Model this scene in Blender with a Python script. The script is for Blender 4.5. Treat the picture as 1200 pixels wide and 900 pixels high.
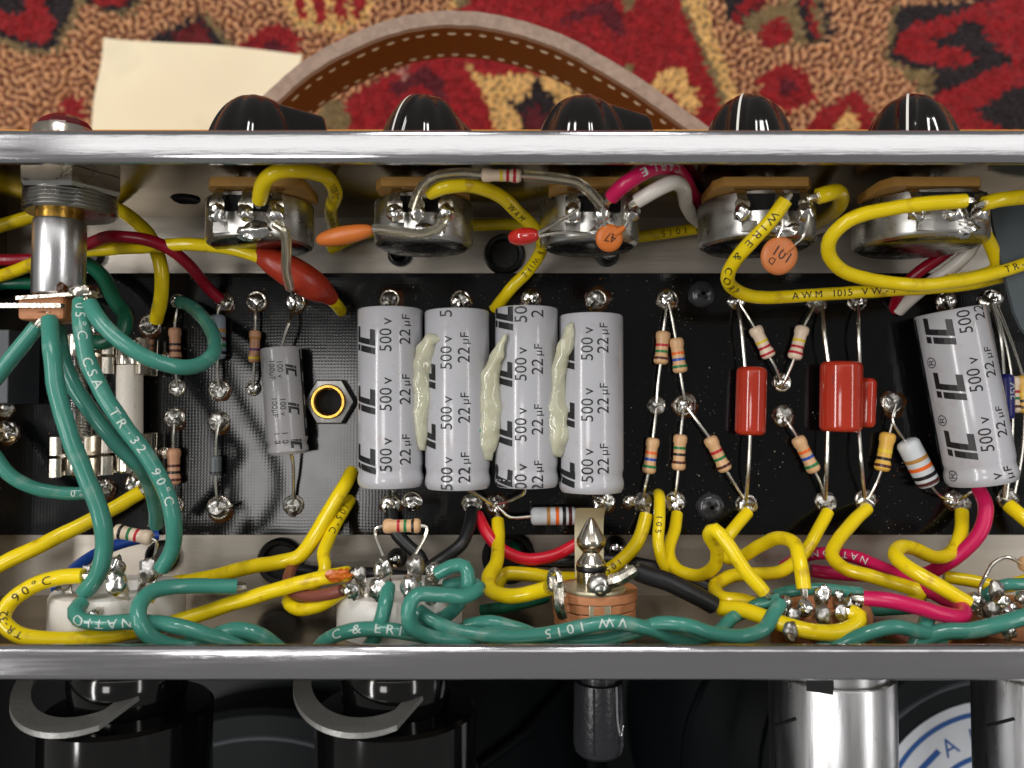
import bpy, bmesh, math, random
import numpy as np
from mathutils import Vector, Matrix, noise as mnoise

for o in list(bpy.data.objects):
    bpy.data.objects.remove(o, do_unlink=True)
scene = bpy.context.scene
COL = scene.collection
rng = random.Random(7)
V = Vector
MM = 0.001
# ---------------------------------------------------------------- camera
DCAM, FPX, TILT = 200.0, 900.0, math.radians(2.1)     # mm above the chassis floor, focal length in photo pixels
cam_d = bpy.data.cameras.new("camera"); cam = bpy.data.objects.new("camera", cam_d); COL.objects.link(cam)
cam.location = (0, 0, DCAM * MM); cam.rotation_euler = (TILT, 0, 0)
cam_d.sensor_width = 36; cam_d.lens = 36 * FPX / 1200
cam_d.clip_start = 0.01; cam_d.clip_end = 20
cam_d.dof.use_dof = True; cam_d.dof.focus_distance = 0.172; cam_d.dof.aperture_fstop = 14
scene.camera = cam
# ---------------------------------------------------------------- world, ceiling lamps, one added fill lamp, exposure
w = bpy.data.worlds.new("World"); scene.world = w; w.use_nodes = True
bg = w.node_tree.nodes["Background"]; bg.inputs[0].default_value = (0.58, 0.57, 0.55, 1); bg.inputs[1].default_value = 0.27
def ceiling_or_fill_lamp(x, y, z, sx, sy, power, col=(1, 0.98, 0.955)):
    l = bpy.data.lights.new("ceiling_or_fill_lamp", 'AREA'); l.shape = 'RECTANGLE'; l.size = sx; l.size_y = sy
    l.energy = power; l.color = col
    o = bpy.data.objects.new("ceiling_or_fill_lamp", l); COL.objects.link(o); o.location = (x, y, z)
    zz = V((x, y, z)).normalized(); yy = (V((0, 1, 0)) - zz * zz.y).normalized(); xx = yy.cross(zz)      # faces the chassis, long side along y
    o.rotation_euler = Matrix((xx, yy, zz)).transposed().to_euler()
    o["label"] = "rectangular ceiling or fill lamp out of view"; o["category"] = "lamp"; o["group"] = "ceiling lamps"
ceiling_or_fill_lamp(-0.62, -0.10, 2.0, 0.42, 0.50, 5)
ceiling_or_fill_lamp(-1.75, 0.1, 2.0, 0.22, 2.4, 30)
ceiling_or_fill_lamp(0.1, 0.78, 2.0, 2.8, 0.5, 4.5)
ceiling_or_fill_lamp(1.85, 0.3, 2.0, 0.22, 2.4, 13)  # fill lamp added on the right to balance the left row
ceiling_or_fill_lamp(-0.35, 2.3, 2.0, 0.3, 0.7, 14)
ceiling_or_fill_lamp(0.45, 2.3, 2.0, 0.3, 0.7, 14)
vs = scene.view_settings
vs.view_transform = 'Standard'; vs.look = 'None'; vs.exposure = 0.28; vs.gamma = 1.0; vs.use_curve_mapping = False
scene.render.engine = 'CYCLES'

# ---------------------------------------------------------------- pixel -> point (distance comes from the height z in mm)
CA, SA = math.cos(TILT), math.sin(TILT)
def W(px, py, z):
    a, b = (px - 600) / FPX, (450 - py) / FPX
    dx, dy, dz = a, b * CA + SA, b * SA - CA
    t = (DCAM - z) / -dz
    return V((dx * t, dy * t, z))
def WY(px, py, Y):                                   # the point of that pixel on the wall plane y = Y
    a, b = (px - 600) / FPX, (450 - py) / FPX
    dx, dy, dz = a, b * CA + SA, b * SA - CA
    t = Y / dy
    return V((dx * t, Y, DCAM + dz * t))
def S(z): return (DCAM - z) / FPX
# ---------------------------------------------------------------- materials
def lin(c):
    return tuple(((x / 255) / 12.92 if x / 255 <= 0.04045 else ((x / 255 + 0.055) / 1.055) ** 2.4) for x in c)
def mat(name, rgb, rough=0.5, metal=0.0, var=0.0, vscale=300, bump=0.0, bscale=800, spec=0.5, trans=0.0, ior=1.45,
        coat=0.0, sss=0.0, rvar=0.0, stretch=None, dirt=None, dirt_amt=0.0, dscale=200):
    m = bpy.data.materials.new(name); m.use_nodes = True
    nt = m.node_tree; b = nt.nodes["Principled BSDF"]; L = nt.links.new
    c = lin(rgb); b.inputs["Base Color"].default_value = (*c, 1)
    b.inputs["Roughness"].default_value = rough; b.inputs["Metallic"].default_value = metal
    b.inputs["Specular IOR Level"].default_value = spec; b.inputs["IOR"].default_value = ior
    b.inputs["Transmission Weight"].default_value = trans; b.inputs["Coat Weight"].default_value = coat
    b.inputs["Coat Roughness"].default_value = 0.06
    if sss:
        b.inputs["Subsurface Weight"].default_value = sss; b.inputs["Subsurface Radius"].default_value = (1, 0.8, 0.5)
        b.inputs["Subsurface Scale"].default_value = 0.002
    tc = nt.nodes.new("ShaderNodeTexCoord"); src = tc.outputs["Object"]
    if stretch:
        mp = nt.nodes.new("ShaderNodeMapping"); mp.inputs["Scale"].default_value = stretch; L(src, mp.inputs[0]); src = mp.outputs[0]
    def noise(sc, det=4):
        n = nt.nodes.new("ShaderNodeTexNoise"); n.inputs["Scale"].default_value = sc; n.inputs["Detail"].default_value = det
        L(src, n.inputs["Vector"]); return n.outputs["Fac"]
    cur = None
    if var:
        n = noise(vscale); mx = nt.nodes.new("ShaderNodeMix"); mx.data_type = 'RGBA'
        mx.inputs[6].default_value = (*[x * (1 - var) for x in c], 1); mx.inputs[7].default_value = (*[min(1, x * (1 + var)) for x in c], 1)
        L(n, mx.inputs[0]); cur = mx.outputs[2]
    if dirt:
        n = noise(dscale, 6); rp = nt.nodes.new("ShaderNodeMapRange"); rp.inputs[1].default_value = 0.58; rp.inputs[2].default_value = 0.72
        rp.inputs[3].default_value = 0; rp.inputs[4].default_value = dirt_amt; L(n, rp.inputs[0])
        mx = nt.nodes.new("ShaderNodeMix"); mx.data_type = 'RGBA'; L(rp.outputs[0], mx.inputs[0])
        if cur: L(cur, mx.inputs[6])
        else: mx.inputs[6].default_value = (*c, 1)
        mx.inputs[7].default_value = (*lin(dirt), 1); cur = mx.outputs[2]
    if cur: L(cur, b.inputs["Base Color"])
    if rvar:
        n = noise(vscale * 1.7, 5); rp = nt.nodes.new("ShaderNodeMapRange"); rp.inputs[1].default_value = 0.3; rp.inputs[2].default_value = 0.7
        rp.inputs[3].default_value = max(0.02, rough - rvar); rp.inputs[4].default_value = rough + rvar
        L(n, rp.inputs[0]); L(rp.outputs[0], b.inputs["Roughness"])
    if bump:
        n = noise(bscale, 3); bp = nt.nodes.new("ShaderNodeBump"); bp.inputs["Strength"].default_value = bump
        bp.inputs["Distance"].default_value = 0.0003; L(n, bp.inputs["Height"]); L(bp.outputs[0], b.inputs["Normal"])
    return m
M = {}
M['yellow'] = mat('yellow_pvc', (232, 204, 22), 0.20, var=0.12, vscale=120, bump=0.16, bscale=420, rvar=0.10, dirt=(140, 96, 22), dirt_amt=0.55, dscale=220)
M['green'] = mat('green_pvc', (64, 132, 117), 0.20, var=0.12, vscale=120, bump=0.16, bscale=420, rvar=0.10, dirt=(140, 168, 156), dirt_amt=0.45, dscale=200)
M['dkgreen'] = mat('dark_green_pvc', (14, 84, 62), 0.32, var=0.12, vscale=160, bump=0.1, bscale=500)
M['crimson'] = mat('crimson_pvc', (140, 10, 36), 0.28, var=0.1, vscale=160, bump=0.1, bscale=500)
M['magenta'] = mat('magenta_pvc', (196, 24, 84), 0.30, var=0.1, vscale=160, bump=0.1, bscale=500)
M['red'] = mat('red_pvc', (202, 22, 44), 0.30, var=0.1, vscale=160, bump=0.1, bscale=500)
M['white'] = mat('white_pvc', (214, 208, 200), 0.32, var=0.06, vscale=160, bump=0.1, bscale=500)
M['blue'] = mat('blue_pvc', (20, 66, 150), 0.32, var=0.1, bump=0.1, bscale=500)
M['brown'] = mat('brown_pvc', (126, 70, 58), 0.40, var=0.1, bump=0.1, bscale=500)
M['black'] = mat('black_pvc', (26, 26, 28), 0.40, var=0.15, bump=0.15, bscale=600)
M['inkblack'] = mat('black_ink', (22, 22, 24), 0.45)
M['inkwhite'] = mat('white_ink', (205, 215, 208), 0.5)
M['solder'] = mat('solder_metal', (214, 212, 208), 0.22, 1.0, var=0.12, vscale=900, bump=0.16, bscale=900, rvar=0.08)
M['solder2'] = mat('dull_solder', (176, 174, 170), 0.40, 1.0, var=0.2, vscale=700, bump=0.5, bscale=1100, rvar=0.12)
M['flux'] = mat('amber_flux', (74, 40, 12), 0.12, var=0.4, vscale=900, bump=0.3, bscale=1500, trans=0.3)
M['tin'] = mat('tinned_wire', (222, 218, 208), 0.22, 1.0, var=0.08, vscale=500)
M['copper'] = mat('copper_strand', (190, 110, 60), 0.35, 1.0, var=0.2, vscale=1500, bump=0.6, bscale=3000)
M['lug'] = mat('plated_lug', (196, 190, 178), 0.26, 1.0, var=0.15, vscale=500, bump=0.3, bscale=900, rvar=0.1)
M['steel'] = mat('stamped_steel', (184, 182, 178), 0.32, 1.0, var=0.14, vscale=200, bump=0.10, bscale=500, rvar=0.10)
M['potback'] = mat('pot_back_steel', (120, 118, 116), 0.22, 1.0, var=0.15, vscale=260, bump=0.25, bscale=700, rvar=0.1)
M['floor'] = mat('satin_chassis', (182, 175, 165), 0.42, 0.75, var=0.06, vscale=60, bump=0.12, bscale=400, rvar=0.08, stretch=(0.25, 3, 1), dirt=(120, 108, 92), dirt_amt=0.5, dscale=30)
M['wall'] = mat('polished_chassis', (138, 122, 94), 0.17, 1.0, var=0.12, vscale=40, bump=0.10, bscale=300, rvar=0.08, stretch=(0.3, 2, 1))
M['lip'] = mat('chrome_lip', (208, 207, 210), 0.10, 1.0, var=0.04, vscale=700, bump=0.05, bscale=2600, rvar=0.03, stretch=(0.06, 1.5, 1))
M['brass'] = mat('brass', (186, 144, 66), 0.28, 1.0, var=0.15, vscale=400, bump=0.2)
M['alu'] = mat('aluminium', (206, 206, 208), 0.30, 1.0, var=0.08, vscale=120, bump=0.06, bscale=500, rvar=0.05, stretch=(3, 0.3, 3))
M['nickel'] = mat('nickel', (212, 204, 190), 0.20, 1.0, var=0.08, vscale=300, bump=0.08)
M['fibre'] = mat('tan_fibre', (176, 132, 66), 0.55, var=0.18, vscale=500, bump=0.3, bscale=1500)
M['phenol'] = mat('brown_fibre', (192, 128, 86), 0.55, var=0.2, vscale=600, bump=0.35, bscale=1500)
M['ceramic'] = mat('white_ceramic', (226, 222, 216), 0.36, var=0.04, dirt=(190, 160, 120), dirt_amt=0.35, dscale=180)
M['fuse'] = mat('fuse_ceramic', (216, 208, 196), 0.5, var=0.05, vscale=500, dirt=(140, 110, 80), dirt_amt=0.3, dscale=500)
M['glass'] = mat('clear_glass', (240, 240, 236), 0.03, trans=1.0, ior=1.45)
M['sleeve'] = mat('clear_sleeve', (236, 230, 212), 0.10, trans=0.92, ior=1.33, bump=0.15, bscale=400)
M['res_tan'] = mat('resistor_tan', (206, 164, 120), 0.36, var=0.06, vscale=600, bump=0.15)
M['res_pink'] = mat('resistor_pinkish', (190, 140, 108), 0.36, var=0.06, vscale=600, bump=0.15)
M['res_cream'] = mat('resistor_cream', (222, 200, 176), 0.36, var=0.06, vscale=600, bump=0.15)
M['res_gold'] = mat('resistor_gold', (214, 168, 72), 0.36, var=0.06, vscale=600, bump=0.15)
M['res_grey'] = mat('resistor_grey', (196, 200, 204), 0.42, var=0.05, vscale=600, bump=0.15)
M['res_blue'] = mat('resistor_bluegrey', (134, 144, 156), 0.38, var=0.05, vscale=600, bump=0.15)
M['diode'] = mat('diode_grey', (92, 96, 100), 0.4)
for n, c in dict(red=(176, 26, 44), green=(24, 112, 62), brown=(74, 30, 24), black=(26, 22, 22), orange=(222, 98, 28), blue=(36, 72, 160),
                 yellow=(218, 190, 40), gold=(172, 124, 62), purple=(82, 40, 92)).items():
    M['band_' + n] = mat('band_' + n, c, 0.35)
M['capsleeve'] = mat('grey_cap_sleeve', (176, 176, 181), 0.20, var=0.03, vscale=90, bump=0.14, bscale=70, coat=0.25, dirt=(140, 112, 84), dirt_amt=0.16, dscale=260)
M['capsmall'] = mat('darker_cap_sleeve', (150, 148, 150), 0.28, var=0.04, vscale=90, bump=0.1, bscale=200, coat=0.2)
M['redcap'] = mat('red_epoxy', (172, 50, 32), 0.12, var=0.06, vscale=200, bump=0.08, bscale=250, coat=0.3)
M['shrink'] = mat('red_heat_shrink', (158, 46, 26), 0.34, var=0.12, vscale=200, bump=0.3, bscale=400)
M['bead'] = mat('red_bead', (186, 40, 34), 0.14, var=0.05, coat=0.5)
M['orange'] = mat('orange_epoxy', (206, 112, 46), 0.38, var=0.08, vscale=300, bump=0.2)
M['disc'] = mat('brown_orange_disc', (200, 118, 66), 0.42, var=0.08, vscale=300, bump=0.2)
M['bluecap'] = mat('blue_cap', (34, 36, 112), 0.3, var=0.05)
M['glue'] = mat('hot_glue', (238, 236, 208), 0.08, sss=0.45, trans=0.46, var=0.06, vscale=120, bump=0.1, bscale=220)
M['rubber'] = mat('black_rubber', (20, 20, 21), 0.42, var=0.2, bump=0.2)
M['hole'] = mat('black_void', (7, 7, 8), 0.7)
M['knob'] = mat('knob_bakelite', (14, 9, 9), 0.07, var=0.2, vscale=120, bump=0.03, bscale=200, coat=0.4)
M['knobline'] = mat('knob_white_line', (222, 220, 214), 0.4)
M['jewel'] = mat('red_jewel', (96, 6, 16), 0.05, trans=0.3, coat=0.5)
M['darkbox'] = mat('dark_plastic_box', (64, 68, 74), 0.45, var=0.1, bump=0.2)
M['slate'] = mat('slate_sheet', (72, 80, 84), 0.6, var=0.10, vscale=500, bump=0.25, bscale=2500)
M['tubeblack'] = mat('black_tube_base', (12, 11, 11), 0.12, var=0.2, vscale=80, coat=0.3)
M['clamp'] = mat('clamp_steel', (160, 160, 157), 0.42, 0.75, var=0.12, bump=0.3, bscale=1200)
M['plug'] = mat('plug_shell', (40, 40, 44), 0.28, var=0.2, bump=0.4, bscale=900)
M['cabinet'] = mat('black_cabinet', (9, 11, 14), 0.6, var=0.25, bump=0.3, bscale=600)
M['speaker'] = mat('speaker_black', (7, 12, 15), 0.5, var=0.2, spec=0.25)
M['label'] = mat('label_white', (196, 200, 206), 0.5, var=0.04)
M['labelblue'] = mat('label_blue', (24, 74, 138), 0.5)
M['tweed'] = mat('orange_tweed', (230, 156, 54), 0.7, var=0.35, vscale=700, bump=0.8, bscale=900)
M['leather'] = mat('leather_brown', (96, 60, 28), 0.5, var=0.15, vscale=150, bump=0.3, bscale=700)
M['suede'] = mat('leather_edge', (146, 126, 112), 0.85, var=0.42, vscale=420, bump=0.9, bscale=900)
M['thread'] = mat('thread', (206, 192, 166), 0.7)
M['paper'] = mat('cream_paper', (226, 214, 184), 0.6, var=0.06, vscale=28, bump=0.15, bscale=60, dirt=(196, 188, 156), dirt_amt=0.5, dscale=22)
M['spring'] = mat('spring_brass', (212, 202, 172), 0.45, 0.7, var=0.06, vscale=300)
M['blackscrew'] = mat('black_oxide_screw', (44, 44, 48), 0.22, var=0.2)
M['darkscrew'] = mat('dark_screw', (52, 52, 56), 0.25, 1.0, var=0.2)
M['chrome'] = mat('chrome', (216, 216, 218), 0.10, 1.0)
def board_material():
    m = mat('black_board', (7, 7, 8), 0.12, var=0.3, vscale=90, spec=0.42, rvar=0.03)
    nt = m.node_tree; b = nt.nodes["Principled BSDF"]; L = nt.links.new
    tc = nt.nodes.new("ShaderNodeTexCoord")
    ws = []
    for d in ('X', 'Y'):
        wv = nt.nodes.new("ShaderNodeTexWave"); wv.bands_direction = d; wv.inputs["Scale"].default_value = 400
        wv.inputs["Distortion"].default_value = 1.5; wv.inputs["Detail"].default_value = 1; wv.inputs["Detail Scale"].default_value = 0.5
        L(tc.outputs["Object"], wv.inputs["Vector"]); ws.append(wv.outputs["Fac"])
    mu = nt.nodes.new("ShaderNodeMath"); mu.operation = 'MULTIPLY'; L(ws[0], mu.inputs[0]); L(ws[1], mu.inputs[1])
    bp = nt.nodes.new("ShaderNodeBump"); bp.inputs["Strength"].default_value = 0.18; bp.inputs["Distance"].default_value = 0.00003
    L(mu.outputs[0], bp.inputs["Height"]); L(bp.outputs[0], b.inputs["Normal"])
    # pale dust specks and a few rusty ones
    src = b.inputs["Base Color"].links[0].from_socket
    for sc, thr, col in ((900, 0.085, (110, 108, 102)), (460, 0.06, (165, 155, 136)), (260, 0.045, (120, 74, 34))):
        vo = nt.nodes.new("ShaderNodeTexVoronoi"); vo.inputs["Scale"].default_value = sc; vo.inputs["Randomness"].default_value = 1
        L(tc.outputs["Object"], vo.inputs["Vector"])
        lt = nt.nodes.new("ShaderNodeMath"); lt.operation = 'LESS_THAN'; lt.inputs[1].default_value = thr; L(vo.outputs["Distance"], lt.inputs[0])
        no = nt.nodes.new("ShaderNodeTexNoise"); no.inputs["Scale"].default_value = 26; no.inputs["Detail"].default_value = 5; L(tc.outputs["Object"], no.inputs["Vector"])
        gt = nt.nodes.new("ShaderNodeMath"); gt.operation = 'GREATER_THAN'; gt.inputs[1].default_value = 0.54; L(no.outputs["Fac"], gt.inputs[0])
        an = nt.nodes.new("ShaderNodeMath"); an.operation = 'MULTIPLY'; L(lt.outputs[0], an.inputs[0]); L(gt.outputs[0], an.inputs[1])
        mx = nt.nodes.new("ShaderNodeMix"); mx.data_type = 'RGBA'; L(an.outputs[0], mx.inputs[0]); L(src, mx.inputs[6])
        mx.inputs[7].default_value = (*lin(col), 1); src = mx.outputs[2]
    L(src, b.inputs["Base Color"])
    return m
M['board'] = board_material()

# ---------------------------------------------------------------- mesh helpers (world millimetres)
def frame(t):
    t = t.normalized(); a = V((0, 0, 1)) if abs(t.z) < 0.9 else V((0, 1, 0))
    u = a.cross(t).normalized(); return u, t.cross(u).normalized()
def spline(pts, step=1.2):
    P = [V(p) for p in pts]
    if len(P) == 2: return [P[0].lerp(P[1], i / 4) for i in range(5)]
    E = [P[0] * 2 - P[1]] + P + [P[-1] * 2 - P[-2]]
    out = []
    for i in range(1, len(E) - 2):
        p0, p1, p2, p3 = E[i - 1:i + 3]
        t0 = 0; t1 = max(1e-4, (p1 - p0).length ** .5); t2 = t1 + max(1e-4, (p2 - p1).length ** .5); t3 = t2 + max(1e-4, (p3 - p2).length ** .5)
        n = max(2, int((p2 - p1).length / step))
        for k in range(n):
            t = t1 + (t2 - t1) * k / n
            a1 = p0 * ((t1 - t) / (t1 - t0)) + p1 * ((t - t0) / (t1 - t0)); a2 = p1 * ((t2 - t) / (t2 - t1)) + p2 * ((t - t1) / (t2 - t1))
            a3 = p2 * ((t3 - t) / (t3 - t2)) + p3 * ((t - t2) / (t3 - t2))
            b1 = a1 * ((t2 - t) / (t2 - t0)) + a2 * ((t - t0) / (t2 - t0)); b2 = a2 * ((t3 - t) / (t3 - t1)) + a3 * ((t - t1) / (t3 - t1))
            out.append(b1 * ((t2 - t) / (t2 - t1)) + b2 * ((t - t1) / (t2 - t1)))
    out.append(P[-1]); return out
class MB:
    def __init__(s): s.v = []; s.f = []; s.flat = False
    def add(s, vs, fs):
        n = len(s.v); s.v += [V(p) for p in vs]; s.f += [tuple(i + n for i in f) for f in fs]; return s
    def box(s, c, sz, ax=None, bev=0):
        s.flat = True; ax = ax or (V((1, 0, 0)), V((0, 1, 0)), V((0, 0, 1))); c = V(c)
        bm = bmesh.new(); bmesh.ops.create_cube(bm, size=1)
        for q in bm.verts: q.co = V((q.co.x * sz[0], q.co.y * sz[1], q.co.z * sz[2]))
        if bev: bmesh.ops.bevel(bm, geom=bm.edges[:], offset=bev, segments=2, affect='EDGES', profile=0.5)
        bm.verts.ensure_lookup_table(); bm.verts.index_update()
        s.add([c + ax[0] * q.co.x + ax[1] * q.co.y + ax[2] * q.co.z for q in bm.verts], [[q.index for q in f.verts] for f in bm.faces]); bm.free(); return s
    def tube(s, path, r, n=12, caps=True):
        P = [V(p) for p in path]; R = r if isinstance(r, (list, tuple)) else [r] * len(P)
        ts = [(P[min(i + 1, len(P) - 1)] - P[max(i - 1, 0)]).normalized() for i in range(len(P))]
        u, _ = frame(ts[0]); vs = []; fs = []
        for i, p in enumerate(P):
            u = (u - ts[i] * u.dot(ts[i])).normalized(); v = ts[i].cross(u)
            vs += [p + (u * math.cos(2 * math.pi * k / n) + v * math.sin(2 * math.pi * k / n)) * R[i] for k in range(n)]
        for i in range(len(P) - 1):
            for k in range(n):
                k2 = (k + 1) % n; fs.append((i * n + k, i * n + k2, (i + 1) * n + k2, (i + 1) * n + k))
        if caps: fs.append(tuple(range(n - 1, -1, -1))); fs.append(tuple((len(P) - 1) * n + k for k in range(n)))
        return s.add(vs, fs)
    def lathe(s, prof, o, ax, n=24, jig=0, closed=False):
        o = V(o); ax = V(ax).normalized(); u, v = frame(ax); vs = []; fs = []
        for r, h in prof:
            for k in range(n):
                a = 2 * math.pi * k / n
                q = o + ax * h + (u * math.cos(a) + v * math.sin(a)) * max(r, 1e-3)
                if jig: q += mnoise.noise_vector(q * 0.9) * jig
                vs.append(q)
        m = len(prof)
        for i in range(m if closed else m - 1):
            j = (i + 1) % m
            for k in range(n):
                k2 = (k + 1) % n; fs.append((i * n + k, i * n + k2, j * n + k2, j * n + k))
        return s.add(vs, fs)
    def cyl(s, a, b, r, n=20, bev=0.0):
        a = V(a); b = V(b); L = (b - a).length
        return s.lathe([(0, 0), (r - bev, 0), (r, bev), (r, L - bev), (r - bev, L), (0, L)] if bev else [(0, 0), (r, 0), (r, L), (0, L)], a, b - a, n)
    def blob(s, c, r, sq=(1, 1, 1), jig=0.15, n=14, seed=0):
        c = V(c); vs = []; fs = []; m = n // 2 + 1
        for i in range(m + 1):
            th = math.pi * i / m
            for k in range(n):
                a = 2 * math.pi * k / n; d = V((math.sin(th) * math.cos(a), math.sin(th) * math.sin(a), math.cos(th)))
                rr = r * (1 + jig * mnoise.noise(d * 1.6 + V((seed * 3.7 + c.x, c.y, seed))) * 1.6)
                vs.append(c + V((d.x * sq[0], d.y * sq[1], d.z * sq[2])) * rr)
        for i in range(m):
            for k in range(n):
                k2 = (k + 1) % n; fs.append((i * n + k, (i + 1) * n + k, (i + 1) * n + k2, i * n + k2))
        return s.add(vs, fs)
    def prism(s, poly, fn, t0, t1):                    # 2-D outline poly, fn(x, y, t) -> point
        n = len(poly)
        vs = [fn(x, y, t0) for x, y in poly] + [fn(x, y, t1) for x, y in poly]
        fs = [tuple(range(n - 1, -1, -1)), tuple(range(n, 2 * n))] + [(i, (i + 1) % n, n + (i + 1) % n, n + i) for i in range(n)]
        return s.add(vs, fs)
def obj(name, mb, m, parent=None, smooth=38, kind=None):
    me = bpy.data.meshes.new(name); off = V((0, 0, 0))
    p = parent
    while p is not None: off += p.location / MM; p = p.parent
    if parent is None:
        lo = V((min(q.x for q in mb.v), min(q.y for q in mb.v), min(q.z for q in mb.v))); hi = V((max(q.x for q in mb.v), max(q.y for q in mb.v), max(q.z for q in mb.v)))
        off = V(((lo.x + hi.x) / 2, (lo.y + hi.y) / 2, lo.z))
    me.from_pydata([tuple((q - off) * MM) for q in mb.v], [], mb.f)
    bm = bmesh.new(); bm.from_mesh(me); bmesh.ops.remove_doubles(bm, verts=bm.verts, dist=1e-6); bmesh.ops.recalc_face_normals(bm, faces=bm.faces); bm.to_mesh(me); bm.free()
    if smooth and mb.flat: smooth = min(smooth, 22)
    if smooth:
        me.polygons.foreach_set('use_smooth', [True] * len(me.polygons)); me.set_sharp_from_angle(angle=math.radians(smooth))
    me.materials.append(m if not isinstance(m, str) else M[m])
    o = bpy.data.objects.new(name, me); COL.objects.link(o)
    if parent is not None: o.parent = parent
    else: o.location = off * MM
    if kind: o["kind"] = kind
    return o
def thing(name, label, cat, loc, group=None):
    o = bpy.data.objects.new(name, None); COL.objects.link(o); o.location = V(loc) * MM; o.empty_display_size = 0.002
    o["label"] = label; o["category"] = cat
    if group: o["group"] = group
    return o
def tag(o, label, cat, group=None):
    o["label"] = label; o["category"] = cat
    if group: o["group"] = group
    return o
# ---------------------------------------------------------------- lettering
_gl = {}
def glyphs(txt):
    if txt in _gl: return _gl[txt]
    cu = bpy.data.curves.new("lettering", 'FONT'); cu.body = txt; cu.size = 1; cu.resolution_u = 3; cu.offset = 0.0
    o = bpy.data.objects.new("lettering", cu); COL.objects.link(o); bpy.context.view_layer.update()
    ev = o.evaluated_get(bpy.context.evaluated_depsgraph_get()); me = ev.to_mesh()
    bm = bmesh.new(); bm.from_mesh(me); ev.to_mesh_clear(); bpy.data.objects.remove(o); bpy.data.curves.remove(cu)
    bmesh.ops.triangulate(bm, faces=bm.faces[:])
    for _ in range(2):
        le = [e for e in bm.edges if e.calc_length() > 0.22]
        if le: bmesh.ops.subdivide_edges(bm, edges=le, cuts=1); bmesh.ops.triangulate(bm, faces=bm.faces[:])
    bm.verts.index_update()
    vs = [(q.co.x, q.co.y) for q in bm.verts]; fs = [tuple(q.index for q in f.verts) for f in bm.faces]; bm.free()
    x0 = min(q[0] for q in vs); x1 = max(q[0] for q in vs)
    _gl[txt] = ([(x - x0, y) for x, y in vs], fs, x1 - x0); return _gl[txt]
def flat_text(mb, txt, o, ux, uy, size, wfac=1.0):          # centred on o
    vs, fs, wd = glyphs(txt)
    return mb.add([V(o) + ux * ((x - wd / 2) * size * wfac) + uy * ((y - 0.35) * size) for x, y in vs], fs)
EYE = V((0, 0, DCAM))
# ---------------------------------------------------------------- wires
class Wire:
    def __init__(s, path, r):
        s.P = path; s.r = r; s.L = [0]
        for a, b in zip(path, path[1:]): s.L.append(s.L[-1] + (b - a).length)
    def at(s, d):
        d = max(0, min(s.L[-1], d)); i = 0
        while i < len(s.L) - 2 and s.L[i + 1] < d: i += 1
        k = (d - s.L[i]) / max(1e-6, s.L[i + 1] - s.L[i])
        return s.P[i].lerp(s.P[i + 1], k), (s.P[min(i + 2, len(s.P) - 1)] - s.P[max(0, i - 1)]).normalized()
def wire(label, pts, w, m, name='wire', group=None, cat='wire', text=None, tip=(1, 1), ink='inkblack', up=(0, 0, 1)):
    path = spline([W(*p) for p in pts]); zm = sum(p[2] for p in pts) / len(pts); r = w / 2 * S(zm)
    # faint hand-bent unevenness
    path = [p + mnoise.noise_vector(p * 0.06) * 0.28 + mnoise.noise_vector(p * 0.19) * 0.16 for p in path]
    t = thing(name, label, cat, path[0], group)
    rr = [r * (1 + 0.035 * mnoise.noise(p * 0.25) + 0.02 * mnoise.noise(p * 0.8)) for p in path]
    rr[0] *= 0.97; rr[-1] *= 0.97
    ins = obj('insulation', MB().tube(path, rr, 14), m, t, smooth=50)
    for e, (a, b) in enumerate(((path[0], path[1]), (path[-1], path[-2]))):
        if tip[e]:
            d = (a - b).normalized(); ln = tip[e] if tip[e] > 1 else r * 1.1
            mb = MB()
            for k in range(5):
                an = k * 1.257; u, v = frame(d); o_ = (u * math.cos(an) + v * math.sin(an)) * r * 0.28
                mb.tube([a - d * 0.4 + o_, a + d * ln * 0.6 + o_ * 0.9, a + d * ln + o_ * 0.4], r * 0.26, 6)
            obj('bare_end', mb, 'tin', t)
    if text:
        W_ = Wire(path, r)
        for txt, start, size, ang, flip in text:      # start in 0..1 of the length, size in mm, ang in degrees to the side
            vs, fs, wd = glyphs(txt); out = []
            d0 = start * W_.L[-1]
            for x, y in vs:
                d = d0 + (x if not flip else -x) * size * 1.12
                c, tg = W_.at(d)
                eye = (EYE - c).normalized(); n = (eye - tg * eye.dot(tg)).normalized(); sd = n.cross(tg)     # left of travel
                if flip: sd = -sd
                th = (y - 0.36) * size / r + math.radians(ang) * (1 if not flip else -1)
                out.append(c + (n * math.cos(th) + sd * math.sin(th)) * r * 1.045)
            obj('printing', MB().add(out, fs), ink, ins, smooth=0)
    return t
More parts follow.
